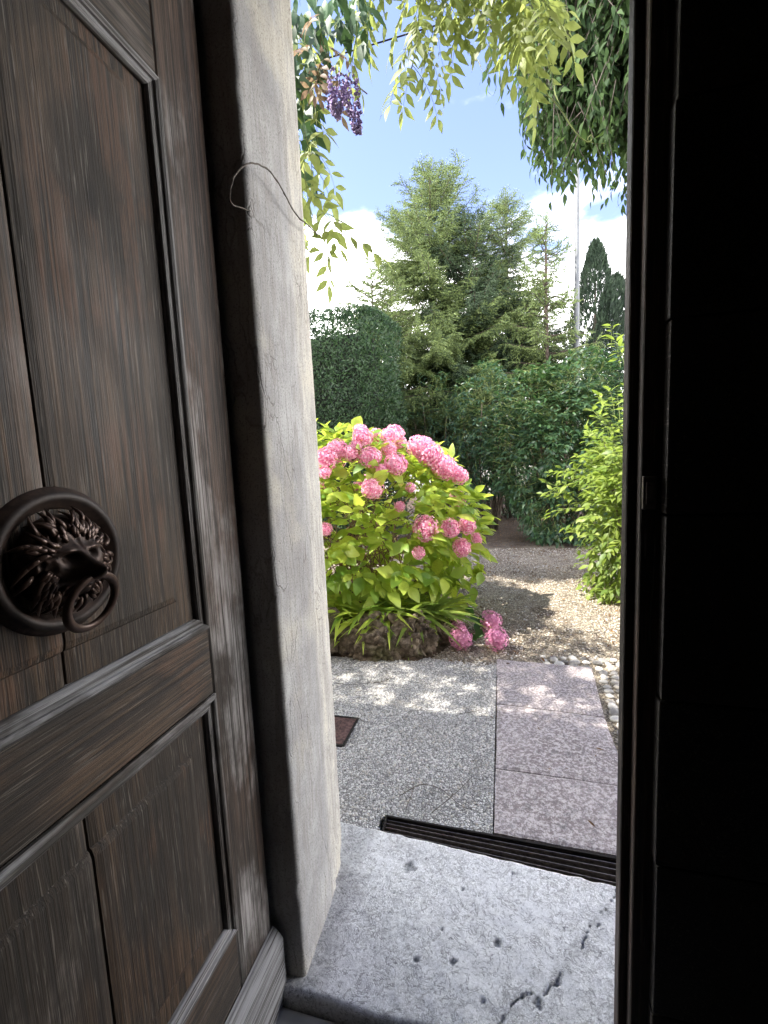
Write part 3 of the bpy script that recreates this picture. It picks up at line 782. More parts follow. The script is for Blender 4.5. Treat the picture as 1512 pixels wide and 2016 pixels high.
# strap hinge pins at the hinge edge
for z in (.45, 1.6, 2.8):
    V, F = tube([(DX-.03, DYH+.008, z), (DX-.03, DYH+.008, z+.11)], .009, 8); part('hinge', V, F, MT['iron'], leafd)

# lion head knocker (rests on the door: part of the door leaf would move with it)
KY, KZ = DYH-.482, 1.370
kn = bpy.data.objects.new('knocker', None); COL.objects.link(kn); kn.parent = leafd; kn.empty_display_size = .05
kn.location = (0.0, KY-DYH, KZ+.07)
def K(a, b, c): return (DX-.008+c, KY+a, KZ+b)          # a sideways (to the hinge), b up, c outwards
def lathe(prof, n=64):
    V = []; F = []
    for r, c in prof:
        for k in range(n): V.append(K(r*math.cos(2*math.pi*k/n), r*math.sin(2*math.pi*k/n), c))
    for j in range(len(prof)-1):
        for k in range(n):
            k2 = (k+1) % n; F.append([j*n+k, (j+1)*n+k, (j+1)*n+k2, j*n+k2])
    return V, F
V, F = lathe([(.115, .0), (.114, .006), (.110, .009), (.106, .017), (.099, .021), (.092, .018), (.088, .011), (.084, .010), (.080, .004), (.078, -.004)])
part('rosette', V, F, MT['bronze'], kn, True)
def lion():
    n = 110; R = .070; V = []; F = []
    g = lambda a, b, ca, cb, sa, sb: math.exp(-((a-ca)/sa)**2-((b-cb)/sb)**2)
    for j in range(n+1):
        for i in range(n+1):
            ang = 2*math.pi*i/n; r = R*(j/n)
            a, b = r*math.cos(ang), r*math.sin(ang)*1.02
            h = .046*math.sqrt(max(0, 1-(r/R)**2.6))
            h += .036*g(a, b, 0, -.018, .020, .019)            # muzzle
            h += .014*g(a, b, 0, .004, .010, .024)             # bridge of the nose
            h += .010*g(a, b, 0, -.008, .011, .008)            # nose tip
            h += .008*(g(a, b, -.012, -.024, .010, .010)+g(a, b, .012, -.024, .010, .010))   # cheeks of the muzzle
            h -= .013*g(a, b, 0, -.033, .020, .0045)           # mouth
            h += .009*g(a, b, 0, -.043, .014, .008)            # chin
            h += .010*(g(a, b, -.020, .019, .012, .006)+g(a, b, .020, .019, .012, .006))     # brows
            h -= .012*(g(a, b, -.019, .009, .008, .006)+g(a, b, .019, .009, .008, .006))     # sockets
            h += .005*(g(a, b, -.019, .008, .004, .0035)+g(a, b, .019, .008, .004, .0035))   # eyes
            h -= .004*g(a, b, 0, .030, .004, .016)
            h += .006*(g(a, b, -.036, .000, .012, .020)+g(a, b, .036, .000, .012, .020))
            m = max(0, min(1, (r-.036)/.014))
            h += m*(.0050*math.sin(ang*17+9*noise.noise(Vector((a*40, b*40, 0)))+r*120)+.003*noise.noise(Vector((a*160, b*160, 3))))
            V.append(K(a, b, h+.003))
    for j in range(n):
        for i in range(n): F.append([j*(n+1)+i, (j+1)*(n+1)+i, (j+1)*(n+1)+i+1, j*(n+1)+i+1])
    return V, F
part('lion_face', *lion(), MT['bronze'], kn, True)
tufts = []
for k in range(120):
    ang = rng.uniform(0, 2*math.pi); r = rng.uniform(.034, .062); 
    if math.sin(ang) < -.55 and r < .05: continue
    h = .046*math.sqrt(max(0, 1-(r/.07)**2.6)); pts = []
    sw = rng.uniform(-1, 1)
    for t in np.linspace(0, 1, 6):
        rr = r+.026*t; aa = ang+sw*.35*t*t-.15*t*math.cos(ang)
        hh = h*(1-.55*t)+.007*math.sin(t*3.0)
        pts.append(K(rr*math.cos(aa), rr*math.sin(aa), hh+.004))
    tufts.append(tube(pts, [.0026, .0040, .0042, .0036, .0026, .0008], 5))
part('mane', *join(*tufts), MT['bronze'], kn, True)
V = []; F = []; n1, n2 = 48, 12; c0 = np.array([0, -.064, .062])
for i in range(n1):
    A = 2*math.pi*i/n1
    for j in range(n2):
        B = 2*math.pi*j/n2; rr = .041+.0065*math.cos(B)
        a, b, c = rr*math.cos(A), rr*math.sin(A), .0065*math.sin(B); c2 = c+(-.25)*(-b)
        V.append(K(c0[0]+a, c0[1]+b, c0[2]+c+.32*b))
for i in range(n1):
    for j in range(n2): F.append([i*n2+j, ((i+1) % n1)*n2+j, ((i+1) % n1)*n2+(j+1) % n2, i*n2+(j+1) % n2])
part('ring', V, F, MT['bronze'], kn, True)

# ------------------------------------------------------------------ the closed leaf on the right
dl = thing('dark_door_leaf', 'nearly black closed door leaf of horizontal boards filling the right side', 'door', (.7, 1.0, -.07))
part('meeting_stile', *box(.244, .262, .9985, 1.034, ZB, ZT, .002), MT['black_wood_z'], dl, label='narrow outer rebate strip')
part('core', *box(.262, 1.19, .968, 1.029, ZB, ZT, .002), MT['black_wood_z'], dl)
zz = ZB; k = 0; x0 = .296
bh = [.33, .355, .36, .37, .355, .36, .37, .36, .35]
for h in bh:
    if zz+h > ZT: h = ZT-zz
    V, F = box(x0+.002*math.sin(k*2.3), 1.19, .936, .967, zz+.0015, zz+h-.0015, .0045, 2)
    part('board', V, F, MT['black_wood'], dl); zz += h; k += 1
lp = PX(1270, 972, .2625)
part('latch_plate', *join(box(.2635, .287, .958, .9665, lp[2]-.032, lp[2]+.032, .001), box(.268, .282, .955, .9578, lp[2]-.022, lp[2]+.022, .001)), MT['iron_edge'], dl)

# dry tendril looping in front of the jamb
td = [P(625, 462, 1.45), P(606, 443, 1.36)]+[PX(px, py, -.56+dx) for px, py, dx in ((590, 430, 0), (575, 410, 0), (562, 385, .005), (548, 360, .01), (530, 336, .015), (512, 325, .02), (495, 321, .02), (478, 328, .02), (463, 345, .02), (455, 368, .02), (453, 392, .02), (460, 404, .015), (476, 409, .01), (492, 415, .005))]
bz = bez(td, 70); bz += np.array([[.0015*noise.noise(Vector((i*.5, k*7., 0))) for k in range(3)] for i in range(len(bz))])
V, F = tube(bz, list(np.linspace(.0022, .0012, 70)*(1+.35*np.sin(np.arange(70)*1.9)**8)), 6)
part('dry_tendril', V, F, MT['vine'], label='thin dry brown tendril curling across the stone jamb', cat='tendril')
td = bez([P(435, 672, 1.02), P(444, 680, 1.015), P(450, 700, 1.01), P(447, 725, 1.01), P(441, 745, 1.02)], 20)
V, F = tube(td, .0012, 5); part('bent_wire', V, F, MT['iron'], label='small dark bent wire on the wall beside the door edge', cat='wire')
#==GARDEN
# ================================================================== GARDEN
# --- flower bed: soil, edging rocks
bed_pts = [(-.60, 3.14), (-.42, 3.42), (-.34, 3.8), (-.42, 4.2), (-.62, 4.6), (-.95, 5.1), (-1.6, 5.5), (-2.6, 5.6), (-3.6, 5.4), (-3.9, 4.4), (-3.7, 3.3), (-1.3, 3.12)]
def mound(pts, h, z0, mat, name):
    c = np.mean(pts, axis=0); P2 = bez(np.vstack([pts, pts[:1]])[:, :], 60)[:-1]; rings = 14; V = []; F = []; n = len(P2)
    for j in range(rings+1):
        t = j/rings
        for p in P2:
            q = p*(1-t)+c*t; z = z0+h*(1-(1-t)**3)+.02*fbm((q[0], q[1], 0), 5)*min(1, t*6)
            V.append((q[0], q[1], z))
    for j in range(rings):
        for k in range(n): F.append([j*n+k, j*n+(k+1) % n, (j+1)*n+(k+1) % n, (j+1)*n+k])
    return part_abs(name, V, F, mat, True, kind='structure')
mound(np.array(bed_pts), .20, GZ-.03, MT['soil'], 'flower_bed')

def rock_mat():
    m = NM('tufa rock'); c = m.coord(rnd=True)
    a = m.noise(c, 9, 7, .65); b = m.noise(c, 34, 6, .7); d = m.vor(c, 22)
    col = m.mix(m.mr(a, .32, .68), (.06, .045, .032), (.24, .19, .14))  # rock tones darkened to carry the shade under the bush
    col = m.mix(m.mr(b, .5, .62, 0, .7), col, (.05, .04, .03))
    col = m.mix(m.mr(m.noise(c, 4, 4), .55, .7, 0, .5), col, (.10, .11, .04))
    return m.fin(col, .95, m.bump(m.math('ADD', b, d), .9, .02), .15)
MT['rock'] = rock_mat()
def rock(c, r, seed, lab, rough=.42):
    v, f = ico(5); out = []
    for p in v:
        k = 1+rough*noise.noise(Vector(p*1.6)+Vector((seed, 0, 0)))+.22*rough*4*noise.turbulence(Vector(p*3.3)+Vector((seed, 5, 0)), 4, True, noise_basis='PERLIN_ORIGINAL')-.28
        k += .07*noise.noise(Vector(p*8)+Vector((seed, 2, 0)))-.10*abs(noise.noise(Vector((p[0]*6, p[1]*6, p[2]*2.5+seed))))
        q = np.sign(p)*np.abs(p)**.8
        out.append(np.array(c)+q*k*np.array(r))
    part('edging_rock', out, f, MT['rock'], None, True, label=lab, cat='rock', group='edging rocks round the flower bed')
rock((-1.42, 3.33, .06), (.34, .22, .19), 1., 'pale tufa edging rock half hidden by the stone jamb')
rock((-1.02, 3.32, .05), (.26, .22, .20), 4., 'broad dark craggy edging rock below the left of the hydrangea')
rock((-.74, 3.40, .07), (.22, .20, .20), 8., 'tall dark craggy edging rock next to the fallen pink blooms')
rock((-.58, 3.62, .03), (.16, .18, .13), 12., 'small rock at the corner of the bed behind the fallen blooms')
rock((-1.9, 3.36, .06), (.3, .24, .2), 15., 'edging rock farthest left round the bed behind the jamb')

# --- hydrangea
HC = np.array([-1.60, 4.30, .84]); HR = np.array([1.38, .92, 1.06])
hyd = thing('hydrangea_bush', 'sunlit hydrangea bush covered in pink mophead blooms beside the door', 'hydrangea', (-1.5, 4.3, .1))
def floret_head(r, n, mat, seed, petals=4, flat=.8):
    g = np.random.default_rng(seed); T = []
    pv = np.array([(0, 0, 0), (-.5, .55, .08), (0, 1.0, .02), (.5, .55, .08)]); pf = np.array([(0, 2, 1), (0, 3, 2)])
    k = np.arange(n)+.5; ph = np.arccos(1-2*k/n*.92); th = np.pi*(1+5**.5)*k
    D_ = np.stack([np.cos(th)*np.sin(ph), np.sin(th)*np.sin(ph), np.cos(ph)], -1)+g.normal(size=(n, 3))*.06
    D_ = unit(D_)
    for d in D_:
        c = d*np.array([1, 1, flat])*r*(1+g.uniform(-.17, .07)); t0 = unit(np.cross(d, unit(g.normal(size=3)))); t1 = np.cross(d, t0)
        a0 = g.uniform(0, 1.57); s = r*.150*g.uniform(.8, 1.2)
        nd = unit(d+g.normal(size=3)*.42)
        vv = []; ff = []
        for q in range(petals):
            a = a0+q*2*math.pi/petals; dd = unit(t0*math.cos(a)+t1*math.sin(a)+d*.12)
            Rr = rotm(dd[None], nd[None])[0]
            vv.append(pv*s*np.array([1.15, 1.15, 1]) @ Rr.T+c); ff.append(pf+4*q)
        T.append((np.vstack(vv), np.vstack(ff)))
    cv_, cf_ = ico(2); T.append((cv_*np.array([1, 1, flat])*r*.72, cf_))
    V, F = tmerge(T); me = mesh_np('flower_head', V, F, mat)
    return me
heads = [floret_head(1., n, MT['petal'], s, 4, fl) for n, s, fl in ((150, 1, .85), (130, 2, .75), (165, 3, .95))]
mheads = [floret_head(1., 120, MT['mauve'], 9, 4, .9), floret_head(1., 110, MT['mauve'], 10, 4, 1.2)]
def dsurf(px, py, off=.0):
    """where the sight line meets the hydrangea's dome"""
    d = P(px, py, 1)-CAM; d /= np.linalg.norm(d); o = (CAM-HC)/(HR+off); e = d/(HR+off)
    a, b, c = e@e, o@e, o@o-1; q = b*b-a*c
    if q < 0:
        t = -b/a
    else: t = (-b-math.sqrt(q))/a
    return CAM+d*t
fl = [(643, 902, 27), (664, 884, 22), (690, 893, 18), (714, 862, 22), (709, 846, 15), (767, 858, 20), (728, 900, 25), (779, 914, 25), (752, 925, 13), (824, 880, 25), (846, 895, 29), (874, 920, 28), (902, 935, 22), (733, 962, 23), (787, 997, 12), (808, 960, 11), (838, 1040, 28), (886, 1040, 21), (920, 1035, 19), (909, 1078, 20), (938, 1060, 13), (824, 1088, 14), (641, 1042, 14), (640, 930, 14), (765, 884, 17), (700, 880, 14)]
flpos = []
for px, py, r in fl:
    p = dsurf(px, py, .05); dist = np.linalg.norm(p-CAM); R_ = r*dist/FPX*.93
    n = unit((p-HC)/HR**2+np.array([0, -.1, .5]))
    o = bpy.data.objects.new('flower_head', heads[rng.integers(3)]); o.parent = hyd; COL.objects.link(o)
    x = unit(np.cross(n, [.3, 1, 0.])); y = np.cross(n, x); B = np.stack([x, y, n], -1)*R_
    o.matrix_basis = Matrix([list(B[i])+[p[i]-root_loc(hyd)[i]] for i in range(3)]+[[0, 0, 0, 1]]); flpos.append(p)
# blooms out of this view (behind the jamb and at the back)
for k in range(16):
    d = rdir(1)[0]; d[2] = abs(d[2]); 
    if not (d[0] < -.3 or d[1] > .3): d[1] = abs(d[1])+.3
    d = unit(d); p = HC+d*HR*1.03; o = bpy.data.objects.new('flower_head', heads[rng.integers(3)]); o.parent = hyd; COL.objects.link(o)
    x = unit(np.cross(d, [.3, 1, 0.2])); y = np.cross(d, x); B = np.stack([x, y, d], -1)*.105
    o.matrix_basis = Matrix([list(B[i])+[p[i]-root_loc(hyd)[i]] for i in range(3)]+[[0, 0, 0, 1]])
# leaves on shoots ending on the dome
hl = [leaf(1., .68, .18, .22, 6, .42, .75, .12), leaf(1., .62, .10, .35, 6, .40, .75, .12), leaf(1., .72, .30, .12, 6, .45, .75, .12)]
pts, nrm_, dd = ell_surface(760, HC, HR*.99, -.85)
pts = lumpy(pts, HC, .13, 1.8, 2.)
pos, dr_, nr_, st = shoots(pts, nrm_, .34, 6, .15, .35, .35, 1.0, .42)
keep = (pos[:, 2] > .10)
nr_ = unit(nr_+.25*unit(pos-HC)); sc = rng.uniform(.075, .185, len(pos))
foliage(hyd, hl, pos[keep], dr_[keep], nr_[keep], sc[keep], MT['hyd_leaf'], 300, 'leaf', 'inner_leaves', 20, smooth=True)
sts = []
for k in range(95):
    b = np.array([rng.uniform(-2.3, -.85), rng.uniform(3.9, 4.8), .08]); i = rng.integers(len(pts)); e = HC+(pts[i]-HC)*.86
    m_ = (b+e)/2+np.array([0, 0, .12]); m_[:2] += (b-e)[:2]*.12
    sts.append(bez([b, m_, e], 8))
V, F = stem_mesh(sts, .0065, 5); part('stems', V, F, MT['red_stem'], hyd, kind='stuff')
# two drooping stems that lie on the gravel with mauve blooms
for (px, py, r, k) in ((898, 1213, 13, 0), (903, 1236, 13, 0), (907, 1257, 20, 0), (966, 1225, 20, 1), (978, 1257, 20, 1)):
    g = G(px, py+r, GZ+.01); d = np.linalg.norm(g-CAM); R_ = r*d/FPX*1.05; p = P(px, py, g[1]+.02)
    o = bpy.data.objects.new('flower_head', mheads[k]); o.parent = hyd; COL.objects.link(o); o['label'] = 'mauve bloom drooping onto the gravel'
    o.matrix_basis = Matrix.Translation(Vector(p-root_loc(hyd))) @ Matrix.Rotation(1.1+.3*k, 4, 'X') @ Matrix.Rotation(px, 4, 'Z') @ Matrix.Scale(R_, 4)
for ctrl in ([(-.75, 4.0, .35), P(850, 1190, 3.95), P(885, 1205, 3.85), P(902, 1245, 3.75)], [(-.75, 4.0, .33), P(870, 1195, 4.0), P(935, 1205, 3.9), P(970, 1240, 3.7)]):
    V, F = tube(bez(ctrl, 14), .005, 5); part('stem', V, F, MT['red_stem'], hyd)
gp = []; gd = []; gs = []
for px, py, y in [(870, 1205, 3.85), (885, 1225, 3.8), (880, 1245, 3.75), (925, 1208, 3.85), (938, 1222, 3.8), (930, 1245, 3.75), (915, 1195, 3.9), (945, 1208, 3.85), (890, 1198, 3.9), (860, 1225, 3.8), (935, 1255, 3.7), (950, 1235, 3.72), (868, 1188, 4.), (850, 1205, 3.9), (845, 1190, 4.)]:
    gp.append(P(px, py, y)); gd.append(unit([rng.uniform(-.6, .6), -.5, rng.uniform(-.8, -.1)])); gs.append(rng.uniform(.09, .13))
MT['hyd_dark'] = leaf_mat('shaded hydrangea leaf', (.04, .10, .03), (.07, .15, .035), (.15, .3, .05), .25, .4, .4)  # dark copy of the leaf, ground shade is in the colour
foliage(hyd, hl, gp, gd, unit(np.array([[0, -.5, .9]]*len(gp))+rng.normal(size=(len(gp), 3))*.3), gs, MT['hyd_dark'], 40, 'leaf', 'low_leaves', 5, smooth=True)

# --- low strap-leaved plants along the bed edge
strap = [leaf(1., .17, .25, .75, 7, .35, .9), leaf(1., .14, .3, 1.05, 7, .35, .9), leaf(1., .2, .2, .5, 7, .4, .9)]
for k, (px, lab) in enumerate(((668, 'low strap leaved plant over the rock nearest the jamb'), (715, 'low strap leaved plant second from the jamb under the hydrangea'), (760, 'low strap leaved plant in the middle of the rock edging'), (808, 'low strap leaved plant over the tall rock'), (845, 'low strap leaved plant nearest the fallen blooms'))):
    c = P(px, 1215, 3.50+.03*k); c[2] = .17
    t = thing('strap_leaf_plant', lab, 'plant', c, 'strap leaved plants along the flower bed')
    n = 72; a = rng.uniform(0, 6.28, n); el = rng.uniform(.15, 1.1, n)
    d = np.stack([np.cos(a)*np.cos(el), np.sin(a)*np.cos(el), np.sin(el)], -1)
    foliage(t, strap, c+np.stack([rng.normal(0, .05, n), rng.normal(0, .04, n), np.zeros(n)], -1), d, unit(np.array([[0, 0, 1.]]*n)+rng.normal(size=(n, 3))*.1), rng.uniform(.22, .42, n), MT['hyd_leaf' if k < 3 else 'shrub'], 60, 'leaf', 'leaves', 4, smooth=True)

# --- broadleaf shrubs
def shrub(name, label, cat, c, r, nshoot, tm, scr, mat, stemmat, parts=0, zmin=-.9, length=.45, leaves=8, droop=.25, up=.3, jit=.35, amp=.2, sd=1., cell=12, group=None, trunks=8, ld=.35, extra=None, inner=True, base=None):
    c = np.array(c, float); r = np.array(r, float)
    t = thing(name, label, cat, (c[0], c[1], GZ), group)
    p, n, d = ell_surface(nshoot, c, r*.96, zmin); p = lumpy(p, c, amp, 1.2/max(r)*1.6, sd)
    if inner:
        p2, n2, _ = ell_surface(nshoot//2, c, r*.68, zmin); p = np.vstack([p, lumpy(p2, c, amp, 1., sd+3)]); n = np.vstack([n, n2])
    if extra is not None: p = np.vstack([p, extra[0]]); n = np.vstack([n, extra[1]])
    p[:, 2] = np.maximum(p[:, 2], .12)
    pos, dr_, nr_, st = shoots(p, n, length, leaves, droop, up, jit, 1.0, ld)
    pos[:, 2] = np.maximum(pos[:, 2], .03)
    foliage(t, tm, pos, dr_, nr_, rng.uniform(scr[0], scr[1], len(pos)), mat, parts, 'leaf', 'foliage', cell)
    V, F = stem_mesh(st, .004, 3, 2); part('twigs', V, F, stemmat, t, kind='stuff')
    b0 = np.array([c[0], c[1], GZ]) if base is None else np.array(base)
    for k in range(trunks):
        a = 6.28*k/trunks+rng.uniform(-.3, .3); b = b0+np.array([math.cos(a)*.14*r[0], math.sin(a)*.14*r[1], -.02])
        e = c+np.array([math.cos(a)*.55*r[0], math.sin(a)*.5*r[1], rng.uniform(-.1, .55)*r[2]])
        pts_ = bez([b, b+(e-b)*.45+rng.normal(size=3)*.06, e], 8)
        V, F = tube(pts_, list(np.linspace(.028, .008, 8)*max(1, r[2]*.75)), 6); part('stem', V, F, MT['bark2'], t, True)
    return t
bl = [leaf(1., .54, .2, .25, 4, .42, .9, .1), leaf(1., .48, .1, .4, 4, .42, .9, .1), leaf(1., .56, .3, .15, 4, .45, .9, .1)]
ex = []
for px, py in ((1205, 625), (1212, 645), (1220, 665), (1200, 735), (1180, 760), (1165, 790)):
    ex.append(P(px, py, 5.0))
ex = (np.array(ex), np.tile(np.array([[-.3, -.2, 1.]]), (len(ex), 1)))
shrub('leafy_shrub', 'bright green arching shrub at the right edge of the path beside the dark door', 'shrub', (1.62, 5.15, 1.08), (1.05, .95, 1.22), 620, bl, (.065, .115), MT['shrub'], MT['green_stem'], 300, -.92, .42, 9, .3, .35, .3, .2, 3., 13, extra=ex)
lau = [leaf(1., .36, .15, .25, 4, .5, .8, .08), leaf(1., .32, .22, .45, 4, .5, .8, .08)]
shrub('laurel_bush', 'dark glossy laurel bush reaching the ground at the end of the path', 'laurel', (1.05, 8.6, 1.62), (1.05, 1.0, 1.75), 900, lau, (.10, .15), MT['laurel'], MT['green_stem'], 300, -.95, .4, 8, .25, .3, .35, .24, 5., 10, 'laurel bushes at the end of the path')
shrub('laurel_bush', 'upright dark bush behind the right shrub beneath the cypress', 'laurel', (2.25, 9.2, 1.5), (.95, .8, 1.7), 520, lau, (.10, .15), MT['laurel_deep'], MT['green_stem'], 80, -.9, .4, 8, .25, .3, .35, .24, 7., 10, 'laurel bushes at the end of the path')
shrub('laurel_bush', 'loose dark bush with bare stems at its foot, between hydrangea and laurel', 'laurel', (-.25, 9.6, 1.85), (1.0, .8, 1.55), 620, lau, (.07, .12), MT['laurel_deep'], MT['green_stem'], 200, -.8, .45, 8, .3, .2, .4, .3, 9., 10, 'laurel bushes at the end of the path', trunks=14)
shrub('laurel_bush', 'dark thin bush under the spruce, above the hydrangea blooms', 'laurel', (-1.5, 10.8, 2.0), (1.2, .8, 1.5), 460, lau, (.07, .12), MT['laurel_deep'], MT['green_stem'], 120, -.8, .5, 8, .3, .2, .45, .35, 11., 10, 'laurel bushes at the end of the path', trunks=9)
shrub('laurel_bush', 'low dark bush at the back between the bushes at the end of the path', 'laurel', (.2, 11.4, 1.1), (1.6, .6, 1.2), 380, lau, (.08, .13), MT['laurel_deep'], MT['green_stem'], 0, -.9, .5, 8, .3, .2, .45, .3, 13., 10, 'laurel bushes at the end of the path', trunks=9)

# --- clipped hedge at the left
hg = thing('clipped_hedge', 'tall dark clipped hedge with a rounded end behind the hydrangea', 'hedge', (-4.3, 8.6, GZ))
def hedge():
    x1, x0, yc, hy, H = -1.90, -7.4, 8.7, .85, 4.30; n = 62000; pos = []; nn = []
    def rnd_top(x): return min(1, max(0, (x1-x)/.5))**.4
    u = rng.uniform(x0, x1, n); side = rng.uniform(0, 1, n)
    for i in range(n):
        s = side[i]; x = u[i]; e = min(1., max(0.02, (x1-x)/.55)); e = math.sqrt(max(0, 1-(1-e)**2)); h = H-.35*(1-e)
        if s < .62: z = rng.uniform(.05, 1)*h; f = 1 if z < h-.5 else math.sqrt(max(0, 1-((z-h+.5)/.5)**2)); p = (x, yc-hy*(.35+.65*e)*(.35+.65*f), z); m_ = (0, -1, .25 if z < h-.5 else 1)
        elif s < .80: w = rng.uniform(-1, 1); p = (x, yc+w*hy*(.35+.65*e), h-.06*w*w); m_ = (0, w*.4, 1)
        elif s < .93: a = rng.uniform(-1.57, 1.57); z = rng.uniform(.05, H-.05); k = 1 if z < H-.5 else math.sqrt(max(0, 1-((z-H+.5)/.5)**2)); p = (x1-.55+.55*math.cos(a)*(.3+.7*k), yc+hy*math.sin(a)*(.35+.65*k), z); m_ = (math.cos(a), math.sin(a), .2)
        else: p = (x, yc+hy, rng.uniform(.05, 1)*h); m_ = (0, 1, .2)
        k = .10*noise.noise(Vector((p[0]*1.8, p[1]*1.8, p[2]*1.8)))+.05*noise.noise(Vector((p[0]*6, p[1]*6, p[2]*6)))
        p = np.array(p)+np.array(m_)*(k-rng.exponential(.05)); pos.append(p); nn.append(m_)
    pos = np.array(pos); nn = unit(np.array(nn)); d = unit(nn*.8+rng.normal(size=(n, 3))*.75+np.array([0, 0, .35]))
    return pos, d, unit(nn+rng.normal(size=(n, 3))*.5)
p_, d_, n_ = hedge()
hedge_leaf = [leaf(1., .42, .2, .15, 2, .5, .9), leaf(1., .36, .3, .3, 2, .5, .9)]
foliage(hg, hedge_leaf, p_, d_, n_, rng.uniform(.05, .085, len(p_)), MT['hedge'])
part('shade_core', *box(-7.3, -2.35, 8.35, 9.05, GZ, 3.98, .3, 3), MT['core'], hg)  # solid block for opacity, with the inner shade put into its colour

# --- spruces
def sprig(seed, n_needle=26, side=3):
    g = np.random.default_rng(seed); T = []
    def twig(b, d, L_, nn):
        q = b+d*L_
        x = unit(np.cross(d, [0, 0, 1.])+1e-3); z = np.cross(x, d); w = .022
        V = [b+x*w*.5, b-x*w*.5, q, b+z*w*.6]; T.append((np.array(V), np.array([(0, 1, 2), (1, 3, 2), (3, 0, 2)])))
        for k in range(nn):
            t = (k+.5)/nn; a = g.uniform(0, 6.28); o = b+d*L_*t; dd = unit(d*.75+(x*math.cos(a)+z*math.sin(a))*.75); l = .12*(1-.35*t)*g.uniform(.8, 1.2)
            s = unit(np.cross(dd, g.normal(size=3)))*.030
            T.append((np.array([o-s, o+s, o+dd*l]), np.array([(0, 1, 2)])))
    twig(np.zeros(3), np.array([0, 1., 0]), 1., n_needle)
    for k in range(side*2):
        t = .12+.7*k/(side*2); s = 1 if k % 2 else -1
        twig(np.array([0, t, 0]), unit(np.array([s*.75, .75, g.uniform(-.25, .1)])), .50*(1-t*.6), 9)
    return tmerge(T)
SPR = [sprig(1), sprig(2), sprig(3, 16, 2)]
def spruce(label, base, H, R, nb, mat, z0=1.6, seed=0, lean=(0, 0), dens=1., group='spruce trees behind the bushes', prof=.8, az_fn=None):
    g = np.random.default_rng(seed); base = np.array(base, float)
    t = thing('spruce_tree', label, 'spruce', base, group)
    trunk = np.array([base+np.array([lean[0]*q*q, lean[1]*q*q, H*q]) for q in np.linspace(0, 1, 12)])
    V, F = tube(trunk, list(np.linspace(.055+.011*H, .012, 12)), 9); part('trunk', V, F, MT['bark'], t, True)
    pos = []; dr_ = []; sc = []; br = []
    for k in range(nb):
        q = (k+g.uniform(0, 1))/nb; z = z0+(H-z0-.1)*q
        rel = 1-q; a = g.uniform(0, 6.28)
        Lb = R*(rel**prof)*g.uniform(.66, 1.12)+.16; Lb *= 1+.25*noise.noise(Vector((a*1.5, q*5, seed)))
        o = base+np.array([lean[0]*(z/H)**2, lean[1]*(z/H)**2, z]); h = np.array([math.cos(a), math.sin(a), 0])
        rise = .42*q+.02; line = []
        for s in np.linspace(0, 1, 9):
            line.append(o+h*Lb*s+np.array([0, 0, Lb*(rise*s-.30*(1-q)*s*s*1.2+.16*s**3)]))
        line = np.array(line); br.append(line)
        tn = np.gradient(line, axis=0)
        ns = max(4, int(Lb/.075*dens))
        for j in range(ns):
            s = .12+.88*j/(ns-1); i = s*8; i0 = min(7, int(i)); p = line[i0]+(line[i0+1]-line[i0])*(i-i0); d0 = unit(tn[i0])
            sd = (1 if j % 2 else -1); lat = unit(np.cross(d0, [0, 0, 1.]))*sd
            l2 = Lb*.34*(1.08-s)+.10; dd = unit(lat*.8+d0*.75+np.array([0, 0, -.18-.35*(1-q)+g.normal()*.1]))
            m_ = max(1, int(l2/.17))
            for e in range(m_):
                pos.append(p+dd*l2*e/m_); dr_.append(unit(dd+np.array([0, 0, -.12*e-.25*(1-q)])+g.normal(size=3)*.12)); sc.append(g.uniform(.22, .36))
            if q < .8 and g.uniform() < .45*(1-q)+.15:           # hanging branchlets
                pos.append(p); dr_.append(unit(np.array([g.normal()*.25, g.normal()*.25, -1.]))); sc.append(g.uniform(.22, .40))
        pos.append(line[-1]-tn[-1]*.3); dr_.append(unit(tn[-1]+np.array([0, 0, .2]))); sc.append(.26)
    for q in np.linspace(.93, 1, 5):
        for a in (0, 2.1, 4.2): pos.append(base+np.array([lean[0], lean[1], H*q])); dr_.append(unit(np.array([math.cos(a+q*40)*.7, math.sin(a+q*40)*.7, .9]))); sc.append(.16)
    pos.append(base+np.array([lean[0], lean[1], H-.05])); dr_.append(np.array([0, .01, 1.])); sc.append(.30)
    pos = np.array(pos); dr_ = np.array(dr_); n = len(pos)
    foliage(t, SPR, pos, dr_, unit(np.array([[0, 0, 1.]]*n)+rng.normal(size=(n, 3))*.3), np.array(sc), mat, 0, 'branchlet', 'branchlets')
    V, F = stem_mesh(br, .013, 4); part('branches', V, F, MT['bark'], t, kind='stuff')
    print('spruce', n)
def gb(px, y): return (float(P(px, 1000, y)[0]), y, GZ)
spruce('tall broad spruce with a pale green crown and the highest tip', (-1.80, 13.0, GZ), 9.2, 2.85, 215, MT['spruce'], 1.9, 1, prof=.55, dens=1.45)
spruce('slender spruce with a sparse tip just right of the tallest spruce', (.22, 14.0, GZ), 8.75, 2.0, 165, MT['spruce'], 2.2, 2, prof=.7, dens=1.4)
spruce('small spruce with a bare pointed tip nearest the metal pole', (1.10, 12.0, GZ), 7.0, 1.4, 115, MT['spruce'], 2.0, 3, prof=.9, dens=.9)
spruce('lower spruce overhanging the clipped hedge', (-3.05, 11.2, GZ), 6.0, 2.0, 140, MT['spruce'], 2.0, 4, prof=.6)
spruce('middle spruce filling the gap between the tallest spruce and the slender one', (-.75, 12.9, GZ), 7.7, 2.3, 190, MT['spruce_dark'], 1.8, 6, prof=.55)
spruce('drooping dark spruce between laurel and pole', (.95, 13.2, GZ), 5.6, 1.7, 90, MT['spruce_dark'], 1.6, 8, prof=.5)

